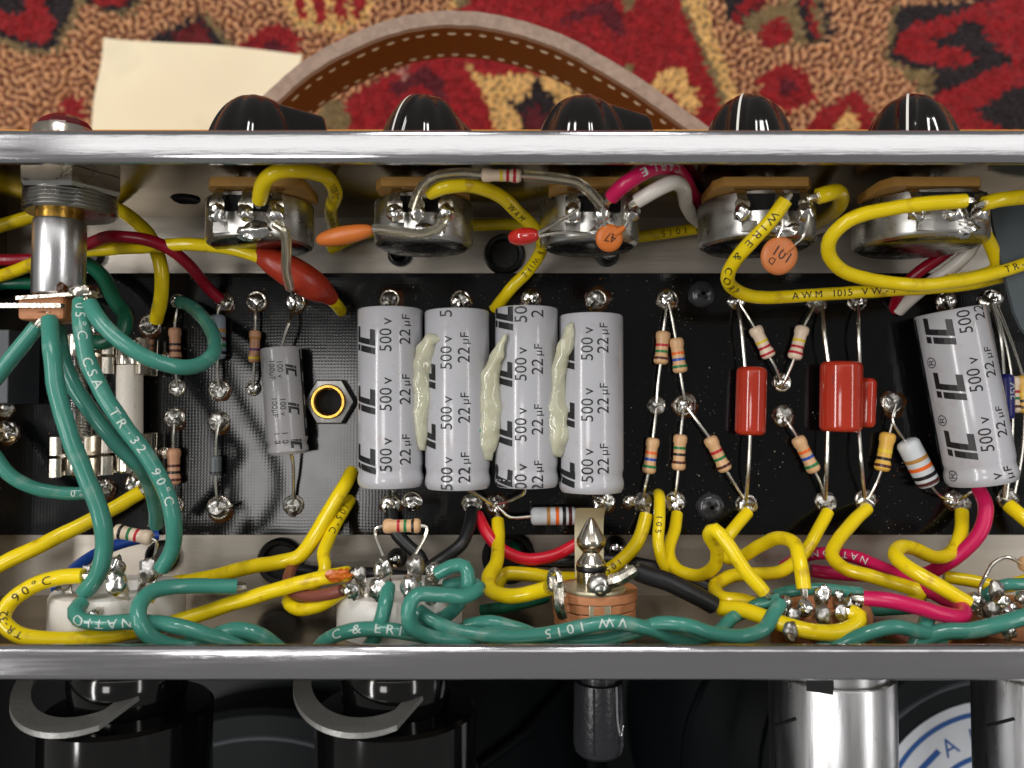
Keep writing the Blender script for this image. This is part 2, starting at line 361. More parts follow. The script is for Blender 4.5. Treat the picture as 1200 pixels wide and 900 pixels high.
# ================================================================= THE SETTING
ZR = -200.0
def rug():
    WX, WYs = np.array([0.0]), None
    step = 0.62
    xs = np.concatenate([np.linspace(-900, -345, 60)[:-1], np.arange(-345, 345, step), np.linspace(345, 900, 60)])
    ys = np.concatenate([np.linspace(-420, 95, 40)[:-1], np.arange(95, 265, step), np.linspace(265, 700, 50)])
    X, Y = np.meshgrid(xs, ys); nx, ny = len(xs), len(ys)
    # back to photo pixels
    dz = ZR - DCAM; yc = Y * CA + dz * SA; zc = -Y * SA + dz * CA
    PX = 600 + FPX * X / -zc; PY = 450 - FPX * yc / -zc
    r_ = np.random.default_rng(3)
    def band(lam, bw, seed):
        n = 2048; g = np.random.default_rng(seed).normal(size=(n // 2, n)); F = np.fft.rfft2(g)
        fy = np.fft.fftfreq(n // 2, 0.5)[:, None]; fx = np.fft.rfftfreq(n, 0.5)[None, :]
        k = np.sqrt(fx ** 2 + fy ** 2); F *= np.exp(-((k - 1 / lam) / (bw / lam)) ** 2); h = np.fft.irfft2(F, s=(n // 2, n)); h /= h.std(); return h
    def samp(h, x, y): return h[(np.round(y / 0.5).astype(int)) % h.shape[0], (np.round(x / 0.5).astype(int)) % h.shape[1]]
    worm = samp(band(3.9, 0.34, 1), X, Y); fine = samp(band(1.9, 0.35, 2), X, Y); big = samp(band(26, 0.6, 5), X, Y); rag = samp(band(5, .5, 8), X, Y); rag2 = samp(band(5, .5, 9), X, Y); tone = samp(band(9, .5, 11), X, Y)
    qx = np.abs(PX + rag * 2.2); qx = np.where(qx > 1200, 2400 - qx, qx); qx = np.abs(qx)
    qy = np.abs(PY + rag2 * 2.2); qy = np.where(qy > 165, 330 - qy, qy); qy = np.abs(qy)
    qy = np.where(qy > 165, qy % 165, qy)
    C = dict(tan=(196, 148, 106), rust=(104, 50, 40), red=(134, 22, 28), navy=(34, 26, 30), olive=(116, 98, 66), gold=(200, 158, 96), plum=(84, 20, 30), dkred=(96, 20, 24), pink=(160, 110, 100))
    keys = list(C); idx = np.zeros(X.shape, int)
    def poly(key, pts):
        x0 = min(p[0] for p in pts); x1 = max(p[0] for p in pts); y0 = min(p[1] for p in pts); y1 = max(p[1] for p in pts)
        sel = (qx >= x0) & (qx <= x1) & (qy >= y0) & (qy <= y1)
        ax, ay = qx[sel], qy[sel]; ins = np.zeros(ax.shape, bool)
        for (xa, ya), (xb, yb) in zip(pts, pts[1:] + pts[:1]):
            if ya == yb: continue
            c = ((ya > ay) != (yb > ay)) & (ax < (xb - xa) * (ay - ya) / (yb - ya) + xa); ins ^= c
        sub = idx[sel]; sub[ins] = keys.index(key); idx[sel] = sub
    for key, pts in RUG: poly(key, pts)
    lc = np.array([lin(C[k]) for k in keys]); col = lc[idx]
    is_tan = idx == 0; is_gold = idx == keys.index('gold')
    mixw = np.clip((worm + 0.55) / 1.1, 0, 1)[..., None]
    col = np.where(is_tan[..., None], lc[1] * (1 - mixw) + lc[0] * mixw, col)
    mg = np.clip((worm + 1.3) / 1.2, 0, 1)[..., None]; col = np.where(is_gold[..., None], lc[4] * (1 - mg) + col * mg, col)
    col = col * (1 + 0.10 * np.clip(tone, -2, 2) + 0.16 * np.clip(fine, -2, 2))[..., None]
    h = np.where(is_tan, 2.1 * np.tanh(worm * 1.3) + 0.12 * fine, np.where(is_gold, 0.7 * np.tanh(worm) + 0.3 * fine, 0.85 * fine + 0.5)) + 0.5 * big
    Z = ZR + h
    co = np.stack([X, Y, Z], -1).reshape(-1, 3) * MM
    me = bpy.data.meshes.new('rug'); I = np.arange(nx * ny).reshape(ny, nx)
    q = np.stack([I[:-1, :-1], I[:-1, 1:], I[1:, 1:], I[1:, :-1]], -1).reshape(-1, 4)
    me.vertices.add(len(co)); me.vertices.foreach_set('co', co.ravel())
    me.loops.add(q.size); me.loops.foreach_set('vertex_index', q.ravel())
    me.polygons.add(len(q)); me.polygons.foreach_set('loop_start', np.arange(0, q.size, 4)); me.polygons.foreach_set('loop_total', np.full(len(q), 4))
    me.polygons.foreach_set('use_smooth', np.ones(len(q), bool)); me.update()
    at = me.color_attributes.new('yarn', 'FLOAT_COLOR', 'POINT')
    at.data.foreach_set('color', np.concatenate([np.clip(col, 0, 1).reshape(-1, 3), np.ones((nx * ny, 1))], 1).ravel())
    m = bpy.data.materials.new('rug_yarn'); m.use_nodes = True; nt = m.node_tree; b = nt.nodes["Principled BSDF"]
    a = nt.nodes.new("ShaderNodeAttribute"); a.attribute_name = 'yarn'; nt.links.new(a.outputs["Color"], b.inputs["Base Color"])
    b.inputs["Roughness"].default_value = 0.9; b.inputs["Sheen Weight"].default_value = 0.25; b.inputs["Specular IOR Level"].default_value = 0.2
    me.materials.append(m)
    o = bpy.data.objects.new('rug', me); COL.objects.link(o); o["kind"] = "structure"
RUG = [
 ('olive', [(0,0),(98,0),(88,28),(78,48),(72,63),(40,65),(0,52)]), ('navy', [(0,0),(90,0),(80,25),(72,42),(66,58),(45,59),(20,50),(0,45)]),
 ('red', [(0,12),(20,19),(31,18),(28,0),(52,0),(56,15),(66,22),(62,42),(55,55),(45,50),(35,49),(20,43),(0,38)]),
 ('olive', [(98,4),(150,22),(168,0),(98,0)]), ('navy', [(100,0),(162,0),(152,15),(122,11),(104,6)]), ('red', [(104,0),(152,0),(149,9),(115,6)]),
 ('olive', [(232,14),(246,18),(272,52),(262,58)]), ('navy', [(178,46),(236,17),(268,56),(262,64),(178,60)]), ('dkred', [(203,40),(235,24),(252,54),(205,56)]),
 ('red', [(278,56),(300,38),(325,27),(346,38),(354,58),(346,82),(300,75)]), ('plum', [(306,56),(320,44),(334,54),(322,64)]),
 ('gold', [(330,0),(440,0),(428,26),(398,40),(370,36),(345,30)]), ('red', [(342,0),(356,0),(362,22),(352,24)]), ('red', [(364,0),(382,0),(384,30),(372,28)]), ('red', [(388,0),(406,0),(406,24),(394,26)]), ('red', [(412,0),(434,0),(426,18),(414,24)]),
 ('gold', [(528,0),(548,0),(536,14),(520,14)]), ('red', [(540,0),(812,0),(826,50),(848,105),(866,165),(395,165),(400,120),(430,100),(480,76),(520,50),(528,14)]),
 ('olive', [(535,0),(552,0),(542,10),(532,12)]), ('plum', [(655,28),(662,18),(685,9),(710,0),(724,8),(733,42),(722,47),(712,32),(702,16),(672,27)]), ('olive', [(730,0),(744,0),(742,12),(734,14)]),
 ('olive', [(378,115),(400,118),(412,140),(402,165),(368,165)]), ('plum', [(452,108),(462,96),(482,86),(502,80),(520,95),(526,118),(510,122),(500,104),(486,100),(470,112)]), ('pink', [(464,84),(476,80),(480,94),(470,94)]),
 ('gold', [(543,70),(566,90),(600,86),(650,90),(686,108),(694,165),(586,165),(570,120)]), ('navy', [(592,114),(612,124),(630,92),(638,104),(652,116),(644,165),(612,165),(610,136)]), ('plum', [(614,130),(630,122),(640,140),(630,165),(616,165)]),
 ('red', [(576,70),(612,74),(618,88),(590,86)]), ('olive', [(726,78),(744,72),(740,88),(730,86)]),
 ('gold', [(756,102),(778,82),(800,79),(822,120),(812,134),(797,128),(789,106),(770,113)]),
 ('olive', [(796,0),(804,0),(862,125),(852,165),(846,128)]), ('gold', [(801,0),(826,0),(840,45),(862,98),(872,120),(856,165),(852,118),(832,70)]),
 ('navy', [(848,0),(880,0),(862,30),(850,24)]), ('red', [(858,22),(872,0),(900,0),(884,14),(864,30)]), ('navy', [(866,20),(896,2),(888,16),(866,38)]),
 ('olive', [(864,34),(886,14),(930,0),(944,0),(958,52),(930,54),(900,58),(886,44)]), ('red', [(886,42),(904,24),(916,21),(926,30),(928,48),(898,58)]),
 ('navy', [(930,0),(946,0),(956,50),(946,52),(940,24)]), ('red', [(942,0),(952,0),(962,32),(960,50),(954,46)]), ('olive', [(950,0),(962,0),(968,50),(961,52)]), ('navy', [(958,0),(976,14),(974,44),(962,54),(966,20)]),
 ('red', [(884,94),(912,76),(940,80),(960,116),(926,132),(894,122)]), ('plum', [(908,102),(922,90),(936,105),(920,112)]),
 ('red', [(934,165),(958,130),(1006,108),(1022,130),(1028,165)]), ('gold', [(970,165),(990,128),(1004,136),(1005,165),(994,165),(993,144),(984,165)]),
 ('olive', [(1046,6),(1058,10),(1046,68),(1060,80),(1098,82),(1094,112),(1080,122),(1074,100),(1034,70)]),
 ('navy', [(1052,8),(1110,4),(1150,0),(1200,0),(1200,165),(1080,165),(1084,120),(1096,112),(1098,86),(1066,82),(1042,68)]),
 ('red', [(1050,46),(1066,30),(1110,20),(1148,4),(1200,-2),(1200,165),(1086,165),(1086,128),(1096,112),(1128,96),(1160,82),(1130,76),(1100,80),(1066,72),(1048,62)]),
 ('navy', [(1086,48),(1118,40),(1124,26),(1146,27),(1162,50),(1186,74),(1150,86),(1130,98),(1096,112),(1094,86),(1128,80),(1142,68),(1126,58),(1104,55)]),
 ('navy', [(1136,129),(1162,120),(1186,100),(1202,104),(1202,165),(1164,147)]),
 ('red', [(62,165),(74,118),(84,113),(96,115),(104,165)]), ('red', [(36,165),(46,146),(60,136),(64,165)]),
]
rug()
# cabinet: top board with the tweed ledge in front of the control panel, black inside
YT, YB = 51.1, W(600, 797, 59).y + 1.3                                    # chassis inner wall planes
cab = thing('amplifier_cabinet', 'amplifier cabinet with orange tweed top ledge and black inside', 'cabinet', (0, 60, -198))
obj('top_board', MB().box((0, 63.6, -97), (560, 21.4, 196), bev=.6), 'tweed', cab)
obj('baffle', MB().box((0, -130, -190), (560, 364, 12)), 'cabinet', cab)
obj('bottom_board', MB().box((0, -320, -90), (560, 14, 200)), 'cabinet', cab)
for sx in (-1, 1): obj('side_board', MB().box((sx * 288, -130, -90), (14, 408, 200)), 'cabinet', cab)
# chassis
chs = thing('amplifier_chassis', 'open chrome steel amplifier chassis holding the wiring', 'chassis', (0, 0, -1.2))
XL, XR = -132.5, 152
obj('floor_plate', MB().box(((XL + XR) / 2, (YT + YB) / 2, -0.6), (XR - XL, YT - YB, 1.2)), 'floor', chs)
def lip_profile(Y, s):                                  # s = +1 wall on +Y side, lip folded inwards
    pr = []
    R = 1.3
    pr += [(Y, -1.2), (Y, 57.6)]
    inner = Y - s * 5.1
    pr += [(inner + s * 0.5, 58.2)]
    for k in range(7):
        a = math.pi - math.pi / 2 * k / 6; pr.append((inner + s * (1.5 + 1.5 * math.cos(a)), 58.8 + 1.2 * math.sin(a)))
    for k in range(9):
        a = math.pi / 2 - math.pi / 2 * k / 8; pr.append((Y + s * (1.3 - R + R * math.cos(a)), 60 - R + R * math.sin(a)))
    pr += [(Y + s * 1.3, -1.2)]
    return pr
for Y, s, nm in ((YT, 1, 'control_panel_wall'), (YB, -1, 'tube_socket_wall')):
    pr = lip_profile(Y, s); n = len(pr)
    # split: wall sheet / lip
    wall = MB().box(((XL + XR) / 2, Y + s * 0.65, 28.2), (XR - XL + 2.4, 1.3, 58.8))
    obj(nm, wall, 'wall', chs)
    lp = [p for p in pr if p[1] > 57]
    lp = [(Y + s * 1.32, 57.62)] + [(Y, 57.62)] + lp[1:]
    # keep order: outer bottom, inner corner, inner lip edge, over the top to the outer edge
    mb = MB().prism(lp, lambda a, b, t: V((t, a, b)), XL - 1.2, XR + 1.2)
    obj('rolled_lip', mb, 'lip', chs, smooth=60)
obj('end_wall', MB().box((XL - 0.65, (YT + YB) / 2, 12), (1.3, YT - YB - 0.1, 26.3)), 'wall', chs)
# slate grey sheet at the right
pl = [(1161,242),(1178,236),(1206,233),(1240,232),(1240,470),(1206,396),(1197,384),(1189,366),(1180,332),(1170,290),(1164,262)]
tag(obj('insulating_sheet', MB().prism(pl, lambda a, b, t: W(a, b, 27) + V((0, 0, t)), -0.9, 0), 'slate'), 'slate grey insulating sheet over the yellow wire ends', 'sheet')
# circuit board
ZB = 8.0
brd = thing('circuit_board', 'black glossy fibre circuit board with soldered eyelets', 'circuit board', W(600, 474, 0))
ytop, ybot = W(600, 320, ZB).y, W(600, 627, ZB).y
obj('panel', MB().box((10, (ytop + ybot) / 2, ZB - 1.2), (282, ytop - ybot, 2.4), bev=0.1), 'board', brd)
for sx in (-110, 0, 100):
    for yy in (ytop - 6, ybot + 6): obj('standoff', MB().cyl((sx, yy, 0.1), (sx, yy, ZB - 2.4), 3, 12), 'brass', brd)
JOINTS = [(209,353,9,0),(208,454,10,0),(205,490,12,1),(206,592,10,0),(263,354,11,1),(257,456,12,1),(257,494,12,1),(257,595,14,1),(301,353,12,1),(297,455,9,0),(347,354,11,1),(344,592,12,0),
 (176,381,12,2),(163,567,15,1),(122,572,11,2),(457,351,12,2),(540,352,12,1),(621,350,11,2),(699,351,12,2),(458,591,12,1),(483,587,12,0),(553,590,12,0),(581,590,11,2),(707,588,12,1),
 (782,351,12,1),(769,475,10.5,0),(801,475,12,2),(753,588,11,0),(737,587,7,2),(791,588,12,0),(863,353,10,0),(916,448,11,0),(917,487,12,1),(874,591,12,0),(956,353,11,1),(1004,353,11.5,0),
 (967,588,12,0),(1014,586,12,1),(1045,472,12,2),(1108,352,11,2),(1160,352,13,1),(1116,585,10,2),(1126,590,10,0),(1180,584,12,1),(6,478,11,1),(9,506,13,1),(113,383,12,2)]
for i, (px, py, r, fl) in enumerate(JOINTS):
    c = W(px, py, ZB); R = r * S(ZB)
    if fl:
        mb = MB().blob(c + V((0.2, -0.3, 0.1)), R * (1.06 if fl == 1 else 1.2), (1, 1, 0.16), 0.22, 20, i)
        obj('flux_ring', mb, 'flux', brd)
    mb = MB().lathe([(R * 1.02, 0.0), (R * 1.02, 0.35), (R * 0.9, 0.6), (R * 0.8, 0.55), (R * 0.8, 0)], c, (0, 0, 1), 20)
    j = obj('eyelet', mb, 'lug', brd)
    kx, ky, kz = 0.86 + 0.22 * rng.random(), 0.86 + 0.22 * rng.random(), 0.38 + 0.34 * rng.random()
    mb = MB().blob(c + V((0, 0, 0.5)), R * 0.86, (kx, ky, kz), 0.30, 22, i + 50)
    if rng.random() < .7: mb.blob(c + V(((rng.random() - .5) * R * .8, (rng.random() - .5) * R * .8, 0.5 + R * .25)), R * (0.35 + .2 * rng.random()), (1, 1, .9), .3, 14, i + 90)
    obj('solder', mb, 'solder2' if rng.random() < .4 else 'solder', j)
for px, py, r in ((822, 345, 16), (832, 594, 16.5)):
    c = W(px, py, ZB); R = r * S(ZB)
    sc = obj('screw', MB().lathe([(0, 0), (R, 0), (R, 0.5), (R * 0.9, 1.2), (R * 0.6, 1.75), (0, 1.95)], c, (0, 0, 1), 24), 'blackscrew', brd)
    for a in (0.5, 0.5 + math.pi / 2):
        u = V((math.cos(a), math.sin(a), 0)); obj('cross_slot', MB().box(c + V((0, 0, 1.75)), (R * 0.95, R * 0.24, 0.56), (u, V((-u.y, u.x, 0)), V((0, 0, 1)))), 'hole', sc)
# brass bushing with hex nut on the board
c = W(389, 471, ZB); bu = thing('threaded_bushing', 'brass lined hex nut bushing standing on the black board', 'bushing', c)
hexp = [(6.1 * math.cos(math.radians(60 * k + 22)), 6.1 * math.sin(math.radians(60 * k + 22))) for k in range(6)]
mb = MB()
mb.lathe([(6.3, 0.05), (6.3, 2.5), (5.9, 3.0), (4.4, 3.3), (4.4, 0.05)], c, (0, 0, 1), 6, closed=True)
obj('hex_nut', mb, 'steel', bu, smooth=30)
obj('brass_sleeve', MB().lathe([(4.3, 0.1), (4.3, 4.2), (4.05, 4.5), (3.5, 4.5), (3.2, 4.2), (3.2, 0.3), (3.1, 0.3)], c, (0, 0, 1), 32), 'brass', bu)
obj('bore', MB().cyl(c + V((0, 0, .12)), c + V((0, 0, .6)), 3.15, 24), 'hole', bu)  # black disc put in for the darkness inside the sleeve
# grommets and screws of the chassis floor
def grommet(px, py, r, hex_=False):
    c = W(px, py, 0.05); R = r * S(0)
    obj('grommet', MB().lathe([(R, 0), (R * 1.0, 1.2), (R * 0.9, 1.9), (R * 0.75, 1.7), (R * 0.68, 0.8), (R * 0.66, 0.2), (0, 0.15)], c, (0, 0, 1), 8 if hex_ else 28), 'rubber', chs)
for g in ((591, 299, 24), (330, 657, 27), (596, 652, 31), (191, 652, 19), (108, 300, 14)): grommet(*g)
for px, py, r, m_ in ((469, 299, 11.5, 'darkscrew'), (711, 299, 11.5, 'chrome'), (466, 653, 9, 'chrome'), (721, 641, 11, 'chrome')):
    c = W(px, py, 0.05); R = r * S(2)
    s_ = obj('screw', MB().lathe([(R * 1.25, 0), (R * 1.25, 1.0), (R, 1.2), (R, 3.2), (R * 0.8, 4.4), (R * 0.4, 5), (0, 5.1)], c, (0, 0, 1), 20), 'darkscrew' if m_ == 'darkscrew' else 'rubber', chs)
    if m_ == 'chrome': obj('tip', MB().blob(c + V((0, 0, 4.6)), R * 0.85, (1, 1, 0.5), 0.1), 'chrome', s_)
# dark scorched hole in the wall behind the first control
tag(obj('burnt_hole', MB().lathe([(3.4, 0), (3.0, 0.5), (2.3, 0.2), (0, 0.15)], WY(218, 233, YT - 0.02), (0, -1, 0), 18, jig=0.3), 'hole'), 'scorched black hole in the panel wall beside the first control', 'hole')

# ================================================================= BIG GREY CAPACITORS
def logo(map_fn, sc):
    """italic two-letter maker's mark, drawn in reading coordinates (x along, y up)"""
    mb = MB()
    def quad(x0, y0, x1, y1):
        nx, ny = 4, 4; sl = 0.22; vs = []; fs = []
        for j in range(ny + 1):
            for i in range(nx + 1):
                x = x0 + (x1 - x0) * i / nx; y = y0 + (y1 - y0) * j / ny
                vs.append(map_fn((x + sl * (y - 0.55)) * sc, (y - 0.55) * sc))
        for j in range(ny):
            for i in range(nx): a = j * (nx + 1) + i; fs.append((a, a + 1, a + nx + 2, a + nx + 1))
        mb.add(vs, fs)
    quad(0, 0, 0.26, 0.80); quad(0, 0.88, 0.26, 1.1)
    quad(0.34, 0, 0.58, 1.1); quad(0.58, 0, 1.0, 0.24); quad(0.58, 0.88, 1.0, 1.1)
    return mb
def big_cap(label, top, bot, rpx, cols, zc, m='capsleeve', group='grey electrolytic capacitors', rev=False, stripe=False, prof=None, lead_paths=()):
    a = W(*bot, zc); b = W(*top, zc); ax = (b - a).normalized(); Lc = (b - a).length; r = rpx * S(zc)
    t = thing('electrolytic_capacitor', label, 'capacitor', V(((a.x + b.x) / 2, (a.y + b.y) / 2, zc - r)), group)
    pr = prof or [(0, 0.5), (r * 0.80, 0.5), (r * 0.82, 0), (r * 0.93, 0.05), (r * 0.995, 0.9), (r * 1.01, 1.9), (r * 0.995, 2.8), (r * 0.965, 3.7), (r * 0.97, 4.6), (r, 5.6), (r, Lc - 0.5), (r * 0.97, Lc - 0.1), (r * 0.93, Lc), (r * 0.9, Lc - 0.3), (0, Lc - 0.3)]
    sl = obj('sleeve', MB().lathe(pr, a, ax, 48), m, t, smooth=40)
    mid = (a + b) / 2; eye = (EYE - mid).normalized(); up = (eye - ax * eye.dot(ax)).normalized(); rt = ax.cross(up)
    if rt.x < 0: rt = -rt
    def on(u, arc_off, dx):                               # u along from the bottom, dx pixel offset of the row, arc offset in mm to the left
        th = math.asin(max(-0.985, min(0.985, dx / rpx))) - (-arc_off if rev else arc_off) / r
        k = 1.006
        if u < 5.6: k = 0.99 if 2.9 < u < 5.0 else 1.012
        return a + ax * u + (up * math.cos(th) + rt * math.sin(th)) * r * k
    pxlen = ((top[0] - bot[0]) ** 2 + (top[1] - bot[1]) ** 2) ** .5
    for txt, dx, py, size, wf in cols:                    # py = pixel of the text's centre along the cap
        u0 = (bot[1] - py) / (bot[1] - top[1]) * Lc
        if txt == '#':
            sc = size; mb = logo(lambda x, y: on(max(0.3, min(Lc - 0.3, u0 + (x - 0.5 * sc) * (-1 if rev else 1))), y, dx), sc)
            obj('maker_mark', mb, 'inkblack', sl, smooth=0); continue
        vs, fs, wd = glyphs(txt); pts = []; keep = []
        for x, y in vs:
            u = u0 + (x - wd / 2) * size * wf * (-1 if rev else 1)
            pts.append(on(max(0.25, min(Lc - 0.25, u)), (y - 0.36) * size, dx))
        obj('printing', MB().add(pts, fs), 'inkblack', sl, smooth=0)
    if stripe:
        def patch(u0, u1, t0, t1, k):
            vs = []; fs = []; n = 6
            for i in range(13):
                for j in range(n + 1):
                    th = math.radians(t0 + (t1 - t0) * j / n); vs.append(a + ax * (u0 + (u1 - u0) * i / 12) + (up * math.cos(th) + rt * math.sin(th)) * r * k)
            for i in range(12):
                for j in range(n): q = i * (n + 1) + j; fs.append((q, q + 1, q + n + 2, q + n + 1))
            return MB().add(vs, fs)
        obj('polarity_stripe', patch(4.0, Lc - 0.8, *((58, 100) if rev else (-70, -112)), 1.006), 'inkblack', sl)
        for k in range(4): obj('stripe_dash', patch(*((6 + k * 5.6, 8.4 + k * 5.6, 66, 72) if rev else (8 + k * 9.5, 12.5 + k * 9.5, -80, -86)), 1.012), m, sl)
    for pth in lead_paths:
        obj('lead', MB().tube(spline([p if isinstance(p, Vector) else W(*p) for p in pth], 0.8), 2.0 * S(ZB), 8), 'tin', t)
    return t
def cap_cols(x5, x2, xi, ys5, ys2, ysi, with_r=False):
    out = [('500', x5, y + 6, 4.05, 0.92) for y in ys5] + [('v', x5 + 1, y - 15, 3.7, 1) for y in ys5] + [('22', x2, y + 7, 4.05, 0.95) for y in ys2] + [('\u00b5F', x2 + 1, y - 12, 2.9, 1) for y in ys2] + [('#', xi, y, 5.7, 1) for y in ysi]
    return out
zc = ZB + 7.75
big_cap('grey 500 V capacitor beside the brass lined hex nut', (457.5, 363), (458, 570), 38, cap_cols(-6, 16, -29, (396, 463, 531), (391, 459, 527), (401, 469, 536)), zc,
        lead_paths=[[W(457.5, 363, zc) + V((0, -1, 0)), (457, 357, zc - 2), (457, 351, ZB + 1)], [W(458, 569, zc), (458, 577, zc - 2), (458, 590, ZB + 1)]])
big_cap('grey 500 V capacitor between the first and second glue beads', (535.5, 365), (536.5, 572), 38, cap_cols(-13, 7, -34, (416, 484, 552), (412, 480, 547), (440, 508)) + [('5', -13, 372, 4.35, .94)], zc,
        lead_paths=[[W(538, 366, zc), (540, 359, zc - 2), (540, 352, ZB + 1)], [W(540, 571, zc), (556, 578, zc - 2), (572, 588, zc - 4), (581, 594, ZB + 1.5)]])
big_cap('grey 500 V capacitor between the second and third glue beads', (617, 362), (617, 570), 37, cap_cols(-7, 12, -28, (429, 497, 560), (425, 493, 556), (438, 505, 560)) + [('50', -7, 373, 4.35, .94), ('2', 12, 372, 4.35, .94), ('#', -28, 373, 6, 1)], zc,
        lead_paths=[[W(618, 363, zc), (621, 357, zc - 2), (621, 350, ZB + 1)], [W(615, 570, zc), (614, 578, zc - 2), (600, 586, zc - 3), (583, 592, ZB + 2), (590, 600, ZB + 2.5), (598, 606, ZB + 3), (625, 605, ZB + 3.4)]])
big_cap('grey 500 V capacitor at the resistor end of the glued row', (692.5, 370), (693, 576), 37.5, cap_cols(-5, 13, -30, (406, 475, 543), (401, 469, 537), (418, 484, 552)), zc,
        lead_paths=[[W(692, 371, zc), (692, 362, zc - 2), (699, 352, ZB + 1)], [W(694, 576, zc), (696, 583, zc - 3), (706, 588, ZB + 1)]])
c5 = [('500', 11, 446, 4.1, .92), ('v', 12, 424, 3.7, 1), ('500', 11, 513, 4.1, .92), ('v', 12, 491, 3.7, 1), ('500', 12, 380, 4.1, .92), ('22', 28, 372, 4.1, .94), ('22', 28, 437, 4.1, .94), ('\u00b5F', 29, 418, 2.9, 1), ('22', 28, 504, 4.1, .94), ('\u00b5F', 29, 485, 2.9, 1),
      ('#', -15, 449, 6.0, 1), ('#', -15, 516, 6.0, 1), ('#', -15, 386, 6.0, 1), ('\u00ae', -28, 420, 3.6, 1), ('\u00ae', -28, 487, 3.6, 1), ('\u00ae', -28, 551, 3.6, 1), ('v', 14, 554, 3.6, 1), ('\u00b5F', 27, 552, 3.2, 1)]
big_cap('tilted grey 500 V capacitor with registered marks and a black polarity stripe', (1113, 364), (1151, 565), 38.5, c5, zc, stripe=True,
        lead_paths=[[W(1113, 365, zc), (1109, 358, zc - 2), (1108, 352, ZB + 1)], [W(1148, 566, zc), (1146, 573, zc - 3), (1136, 578, zc - 4), (1124, 586, ZB + 1.5)]])
# smaller 100 uF one
zs = ZB + 5.0
a_, b_ = W(338, 532, zs), W(329, 408, zs); rs = 23.5 * S(zs); Ls = (b_ - a_).length
small = [(q_, x_, y_, 2.05, .95) for y_ in (435, 478) for q_, x_ in (('100 v', -2), ('100\u00b5F', -11))] + [('100', -2, 513, 2.05, .95), ('100', -11, 513, 2.05, .95)] + [('#', 10, y_, 2.5, 1) for y_ in (436, 480, 520)]
big_cap('slim darker grey 100 V capacitor beside the hex nut', (329, 408), (338, 532), 23.5, small, zs, 'capsmall', rev=True, stripe=True,
        prof=[(0, 0.3), (rs * .8, 0.3), (rs * .9, 0), (rs, 0.7), (rs * .98, 1.6), (rs * .93, 2.3), (rs * .94, 2.8), (rs, 3.6), (rs, Ls - .5), (rs * .95, Ls), (rs * .85, Ls - .2), (0, Ls - .2)],
        lead_paths=[[W(329, 409, zs), (331, 402, zs), (339, 378, zs), (347, 355, ZB + 1)], [W(341, 532, zs), (343, 540, zs - 1), (344, 590, ZB + 1)]])
# hot glue beads
def glue(label, pts, radii):
    path = spline([W(x, y, z) for x, y, z in pts], 1.0); n = len(path); rr = []; radii = [q * 1.5 for q in radii]
    for i in range(n):
        k = i / (n - 1) * (len(radii) - 1); j = min(int(k), len(radii) - 2); rr.append((radii[j] * (1 - (k - j)) + radii[j + 1] * (k - j)) * (1 + 0.18 * mnoise.noise(path[i] * 0.35)))
    mb = MB().tube(path, rr, 22)
    for i, q in enumerate(mb.v): mb.v[i] = q + mnoise.noise_vector(q * 0.4) * 0.7 + mnoise.noise_vector(q * 1.3) * 0.06
    tag(obj('hot_glue_bead', mb, 'glue', smooth=80), label, 'glue', 'beads of hot glue between the grey capacitors')
glue('milky hot glue bead beside the capacitor nearest the hex nut', [(520, 397, 22.6), (505, 398, 21.8), (498, 420, 19.5), (495, 460, 18.2), (494, 500, 18.2), (496, 528, 18.5)], [0.3, 1.4, 1.9, 2.0, 2.0, 1.7, 0.5])
glue('milky hot glue bead between the second and third glued capacitors', [(592, 392, 23.0), (584, 415, 21.5), (575, 440, 19.6), (574, 480, 18.6), (572, 515, 18.8), (570, 540, 18.8)], [0.2, 1.0, 1.7, 1.9, 2.2, 2.1, 0.6])
glue('milky hot glue bead with a long tail between the last two glued capacitors', [(672, 376, 22.0), (664, 400, 21.2), (656, 430, 19.8), (652, 470, 18.6), (652, 505, 18.6), (650, 536, 18.8)], [0.3, 1.5, 1.2, 1.4, 2.3, 2.3, 0.7])
tag(obj('teal_speck', MB().blob(W(563, 504, 21.2), 0.45, (1.3, 1, .5), 0.3), 'green'), 'tiny teal speck stuck on the glue between capacitors', 'speck')

# ================================================================= RESISTORS
def resistor(label, A, B, w, bands, m='res_tan', paths=(), dog=True, group='resistors on the board', cat='resistor', name='resistor', leadw=3.6):
    a, b = W(*A), W(*B); L = (b - a).length; R = w / 2 * S((A[2] + B[2]) / 2); ax = b - a
    t = thing(name, label, cat, V(((a.x + b.x) / 2, (a.y + b.y) / 2, min(A[2], B[2]) - R)), group)
    kw = 0.86 if dog else 1.0
    pr = [(0, 0), (R * .55, 0), (R * .85, L * .025), (R, L * .08), (R, L * .2), (R * kw, L * .28), (R * kw, L * .72), (R, L * .8), (R, L * .92), (R * .85, L * .975), (R * .55, L), (0, L)]
    body = obj('body', MB().lathe(pr, a, ax, 20), m, t, smooth=60)
    def rad(h):
        for (r0, h0), (r1, h1) in zip(pr, pr[1:]):
            if h0 <= h <= h1 and h1 > h0: return r0 + (r1 - r0) * (h - h0) / (h1 - h0)
        return R
    for fr, colr in bands:
        bw = L * 0.075; h0 = fr * L - bw / 2
        q = [(rad(h0) * 0.97, h0)] + [(rad(h0 + bw * k / 3) + 0.035, h0 + bw * k / 3) for k in range(4)] + [(rad(h0 + bw) * 0.97, h0 + bw)]
        obj('band', MB().lathe(q, a, ax, 20), 'band_' + colr, body, smooth=60)
    for pth in paths:
        obj('lead', MB().tube(spline([W(*p) for p in pth], 0.8), leadw / 2 * S(ZB), 8), 'tin', t)
    return t
z = ZB + 2.2; e = ZB + 1.4
